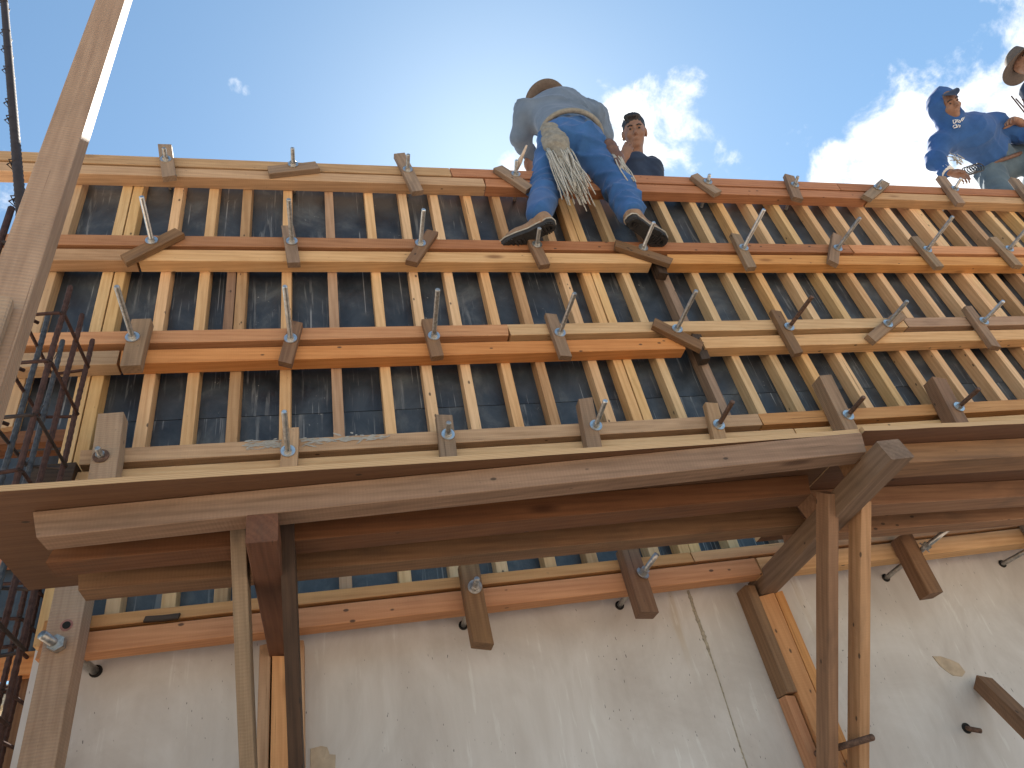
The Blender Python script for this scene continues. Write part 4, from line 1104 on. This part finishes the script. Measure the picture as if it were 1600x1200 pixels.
# ================= hooded man leaning over the wall
d3 = 5.45
m3 = thing('person', 'man in blue hoodie with white chest print leaning over the wall top', 'person', (5.1, 2.6, 4.62))
hd = at(1477, 165, d3); nk = at(1487, 196, d3+.03)
Rm = basis((-.12, -.66, -.66), (-.42, -.55, .72))
ch = at(1517, 212, d3+.10); wa3 = at(1553, 240, d3+.14); pel = at(1570, 258, d3+.18)
s1_, s2_ = at(1472, 222, d3+.04), at(1553, 194, d3+.16)
e1, w1 = at(1461, 252, d3-.02), at(1481, 269, d3-.12)
e2, w2 = at(1592, 212, d3+.12), at(1618, 214, d3)
sd3 = (s2_-s1_).normalized(); ax3 = (ch-pel).normalized(); fd = sd3.cross(ax3)
h1, h2 = at(1546, 268, d3+.16), at(1592, 244, d3+.20)
k1, k2 = at(1566, 306, d3+.02), at(1628, 272, d3+.02)
zf = 4.62
a1, a2 = Vector((k1.x+.05, 2.62, zf+.09)), Vector((k2.x+.05, 2.62, zf+.09))
body = head_prims(hd, Rm, 1.02)+[cap(nk, .056, hd, .052, .03), cap(pel, .09, ch, .12, .03, (fd, .6)), cap(ch, .09, nk, .06, .04), cap(ch, .09, s1_, .05, .04), cap(ch, .09, s2_, .05, .04),
    cap(s1_, .044, e1, .043, .03), cap(e1, .042, w1, .030, .02), cap(s2_, .054, e2, .043, .03), cap(e2, .042, w2, .030, .02),
    cap(h1, .075, k1, .05, .03), cap(k1, .048, a1, .038, .03), cap(h2, .075, k2, .05, .03), cap(k2, .048, a2, .038, .03), cap(pel, .09, h1, .075, .03), cap(pel, .09, h2, .075, .03),
    cap(a1, .04, a1+Vector((-.03, -.16, -.045)), .034, .02), cap(a2, .04, a2+Vector((.03, -.16, -.045)), .034, .02)]
body += hand_prims(w1, at(1502, 274, d3-.15)-w1, (.1, .2, -1), .75, -1, 1.05)+hand_prims(w2, (1, -.2, -.3), (0, .2, -1), .7, 1)
volume('body', body, M_SKIN2, m3, .008); face_bits(m3, hd, Rm, 1.02)
hoodie = [cap(wa3+ax3*.03, .150, ch, .178, .05, (fd, .70)), cap(ch, .15, s1_, .088, .05), cap(ch, .15, s2_, .088, .05), cap(s1_, .088, e1, .068, .04), cap(e1, .066, e1.lerp(w1, .82), .052, .03),
          cap(s2_, .088, e2, .068, .04), cap(e2, .066, w2, .052, .03), cap(nk, .095, ch, .13, .05),
          ell(Vector(V3(hd)+Rm@np.array((0, -.022, .018))), (.108, .118, .128), Rm, .03), cap(Vector(V3(hd)+Rm@np.array((0, -.01, -.07))), .10, nk, .095, .03),
          ell(Vector(V3(hd)+Rm@np.array((0, .122, .0))), (.080, .088, .108), Rm, .015, 'sub')]
ho = volume('hoodie', hoodie, M_HOOD, m3, .0075, folds(.011, .085, (.6, .2, 1), 6, 1.0))
# cap peak sticking out under the hood
bm = bmesh.new(); vv = []
for zz in (0, .005):
    for k in range(11):
        a_ = math.pi*k/10
        vv.append(bm.verts.new(V3(hd)+Rm@np.array((.068*math.cos(a_), .082+.062*math.sin(a_), .068-.35*.062*math.sin(a_)+.018*abs(math.cos(a_))+zz))))
for k in range(10): bm.faces.new((vv[k], vv[k+1], vv[k+12], vv[k+11]))
bm.faces.new(vv[0:11]); bm.faces.new(vv[11:22]); bm.faces.new((vv[0], vv[11], vv[21], vv[10]))
bmesh.ops.recalc_face_normals(bm, faces=bm.faces)
me = bpy.data.meshes.new('cap_peak'); bm.to_mesh(me); bm.free(); link('cap_peak', me, M_NAVY, m3)
decal(ho, [[(1490, 193), (1489, 188), (1494, 187), (1493, 192), (1490, 193)], [(1495, 191), (1496, 187), (1499, 188), (1497, 191), (1500, 191)], [(1500, 191), (1503, 185), (1507, 183), (1503, 189)],
           [(1489, 199), (1490, 196), (1494, 195), (1495, 199), (1490, 200)], [(1496, 199), (1497, 195), (1500, 196), (1499, 199)]], M_WHITE, .0038)
volume('jeans', [cap(h1, .108, k1, .088, .04), cap(k1, .085, a1+Vector((0, 0, .03)), .068, .04), cap(h2, .108, k2, .088, .04), cap(k2, .085, a2+Vector((0, 0, .03)), .068, .04), cap(pel, .146, wa3-ax3*.03, .132, .05, (fd, .74))],
       M_JEAN2, m3, .009, folds(.008, .075, (.6, .1, 1), 7, .2))
ring = []
for k in range(36):
    a_ = 2*math.pi*k/36; ring.append(wa3-ax3*.085+sd3*math.cos(a_)*.166+fd*math.sin(a_)*.128)
tube('belt', ring, .016, M_BELT, m3, closed=True, seg=8)
tube('glove_cuff', [e1.lerp(w1, .72), w1+(w1-e1)*.05], .045, M_GLOVE, m3, seg=14)
# coil of tie wire at the hip and loose white ties
cc = at(1516, 266, d3-.08)
pth = [cc+sd3*(.045*math.cos(k*.52)*(1+.03*math.sin(k*1.3)))+Vector((0, 0, .045*math.sin(k*.52)))+fd*(.0022*k-.04) for k in range(64)]
tube('wire_coil', pth, .0045, M_REBAR, m3, seg=5)
ms = []
for k in range(12):
    p = at(1500+random.uniform(-8, 8), 252+random.uniform(-5, 6), d3-.14)
    ms.append(tube_mesh([p, p+Vector((random.uniform(-.04, .04), 0, random.uniform(.02, .06))), p+Vector((random.uniform(-.07, .07), 0, random.uniform(.04, .10)))], .0032, seg=5))
link('loose_ties', join_meshes(ms), M_STRING, m3, smooth=True)

# ================= man in a brimmed hat holding bars, mostly past the frame's edge
d4 = 5.75
m4 = thing('person', 'man in a wide brimmed hat holding thin bars at the wall top', 'person', (6.0, 2.6, 4.62))
hd = at(1606, 98, d4); Rm = basis((-.55, -.82, -.05), (-.22, .20, .95))
nk = hd+Vector((.02, .04, -.17)); ch = nk+Vector((.04, .06, -.24)); pel = Vector((ch.x+.05, 2.68, 5.48))
s1_, s2_ = ch+Vector((-.17, -.03, .12)), ch+Vector((.19, .05, .12))
w1 = at(1592, 190, d4-.25); e1 = at(1622, 215, d4-.05); e2 = s2_+Vector((.05, 0, -.28)); w2 = e2+Vector((-.05, -.15, -.18))
h1, h2 = pel+Vector((-.09, 0, -.05)), pel+Vector((.09, .02, -.05)); k1, k2 = Vector((h1.x, 2.62, 5.05)), Vector((h2.x, 2.64, 5.05)); a1, a2 = Vector((h1.x, 2.66, 4.71)), Vector((h2.x, 2.66, 4.71))
fd = Vector((0, 1, .2))
body = head_prims(hd, Rm)+[cap(nk, .056, hd, .052, .03), cap(pel, .12, ch, .15, .03, (fd, .65)), cap(ch, .11, nk, .065, .04), cap(ch, .11, s1_, .06, .04), cap(ch, .11, s2_, .06, .04),
    cap(s1_, .052, e1, .043, .03), cap(e1, .043, w1, .030, .02), cap(s2_, .052, e2, .043, .03), cap(e2, .042, w2, .030, .02), cap(pel, .11, h1, .085, .03), cap(pel, .11, h2, .085, .03),
    cap(h1, .085, k1, .06, .03), cap(k1, .058, a1, .042, .03), cap(h2, .085, k2, .06, .03), cap(k2, .058, a2, .042, .03), cap(a1, .04, a1+Vector((0, -.15, -.045)), .034, .02), cap(a2, .04, a2+Vector((0, -.15, -.045)), .034, .02)]
body += hand_prims(w1, at(1574, 186, d4-.3)-w1, (.1, .3, -1), .8, -1)+hand_prims(w2, (-.2, -.6, -.6), (-.8, 0, 0), .6, 1)
volume('body', body, M_SKIN, m4, .008); face_bits(m4, hd, Rm)
volume('shirt', [cap(pel, .15, ch, .172, .05, (fd, .7)), cap(ch, .14, s1_, .08, .05), cap(ch, .14, s2_, .08, .05), cap(s1_, .08, e1, .062, .04), cap(e1, .06, e1.lerp(w1, .25), .052, .03), cap(s2_, .08, e2, .062, .04), cap(e2, .06, w2, .05, .03), cap(nk-Vector((0, 0, .03)), .07, ch, .12, .05)],
       M_NAVY, m4, .010, folds(.007, .07, (.3, .2, 1), 7, 3))
volume('trousers', [cap(h1, .10, k1, .078, .04), cap(k1, .076, a1, .062, .04), cap(h2, .10, k2, .078, .04), cap(k2, .076, a2, .062, .04), cap(pel, .152, pel+Vector((0, 0, .05)), .148, .04, (fd, .74))], M_JEAN2, m4, .011)
link('hat', hat_mesh(.185, .090, .11, .025), M_STRAW, m4, RM(Rm, hd) @ Matrix.Translation((0, -.005, .055)), smooth=True)
for k, (a_, b_) in enumerate((((1580, 150), (1612, 190)), ((1587, 154), (1618, 188)), ((1597, 155), (1622, 186)))):
    t = thing('steel_bar', 'thin dark steel bar held upright at the wall top', 'bar', at(b_[0], b_[1], d4-.3), 'thin bars held by the hatted man')
    p, q = at(*a_, d4-.32), at(*b_, d4-.28); tube('bar', [p, q, q+(q-p)*.9], .005, M_RUST, t, seg=7)
pk = thing('walk_plank', 'plank laid along the top of the rear formwork under the crew', 'plank', (5, 2.62, 4.6))
timber('board', (3.9, 2.60, 4.585), (7.2, 2.60, 4.585), .24, .04, (0, 0, 1), M_BROWN, pk)
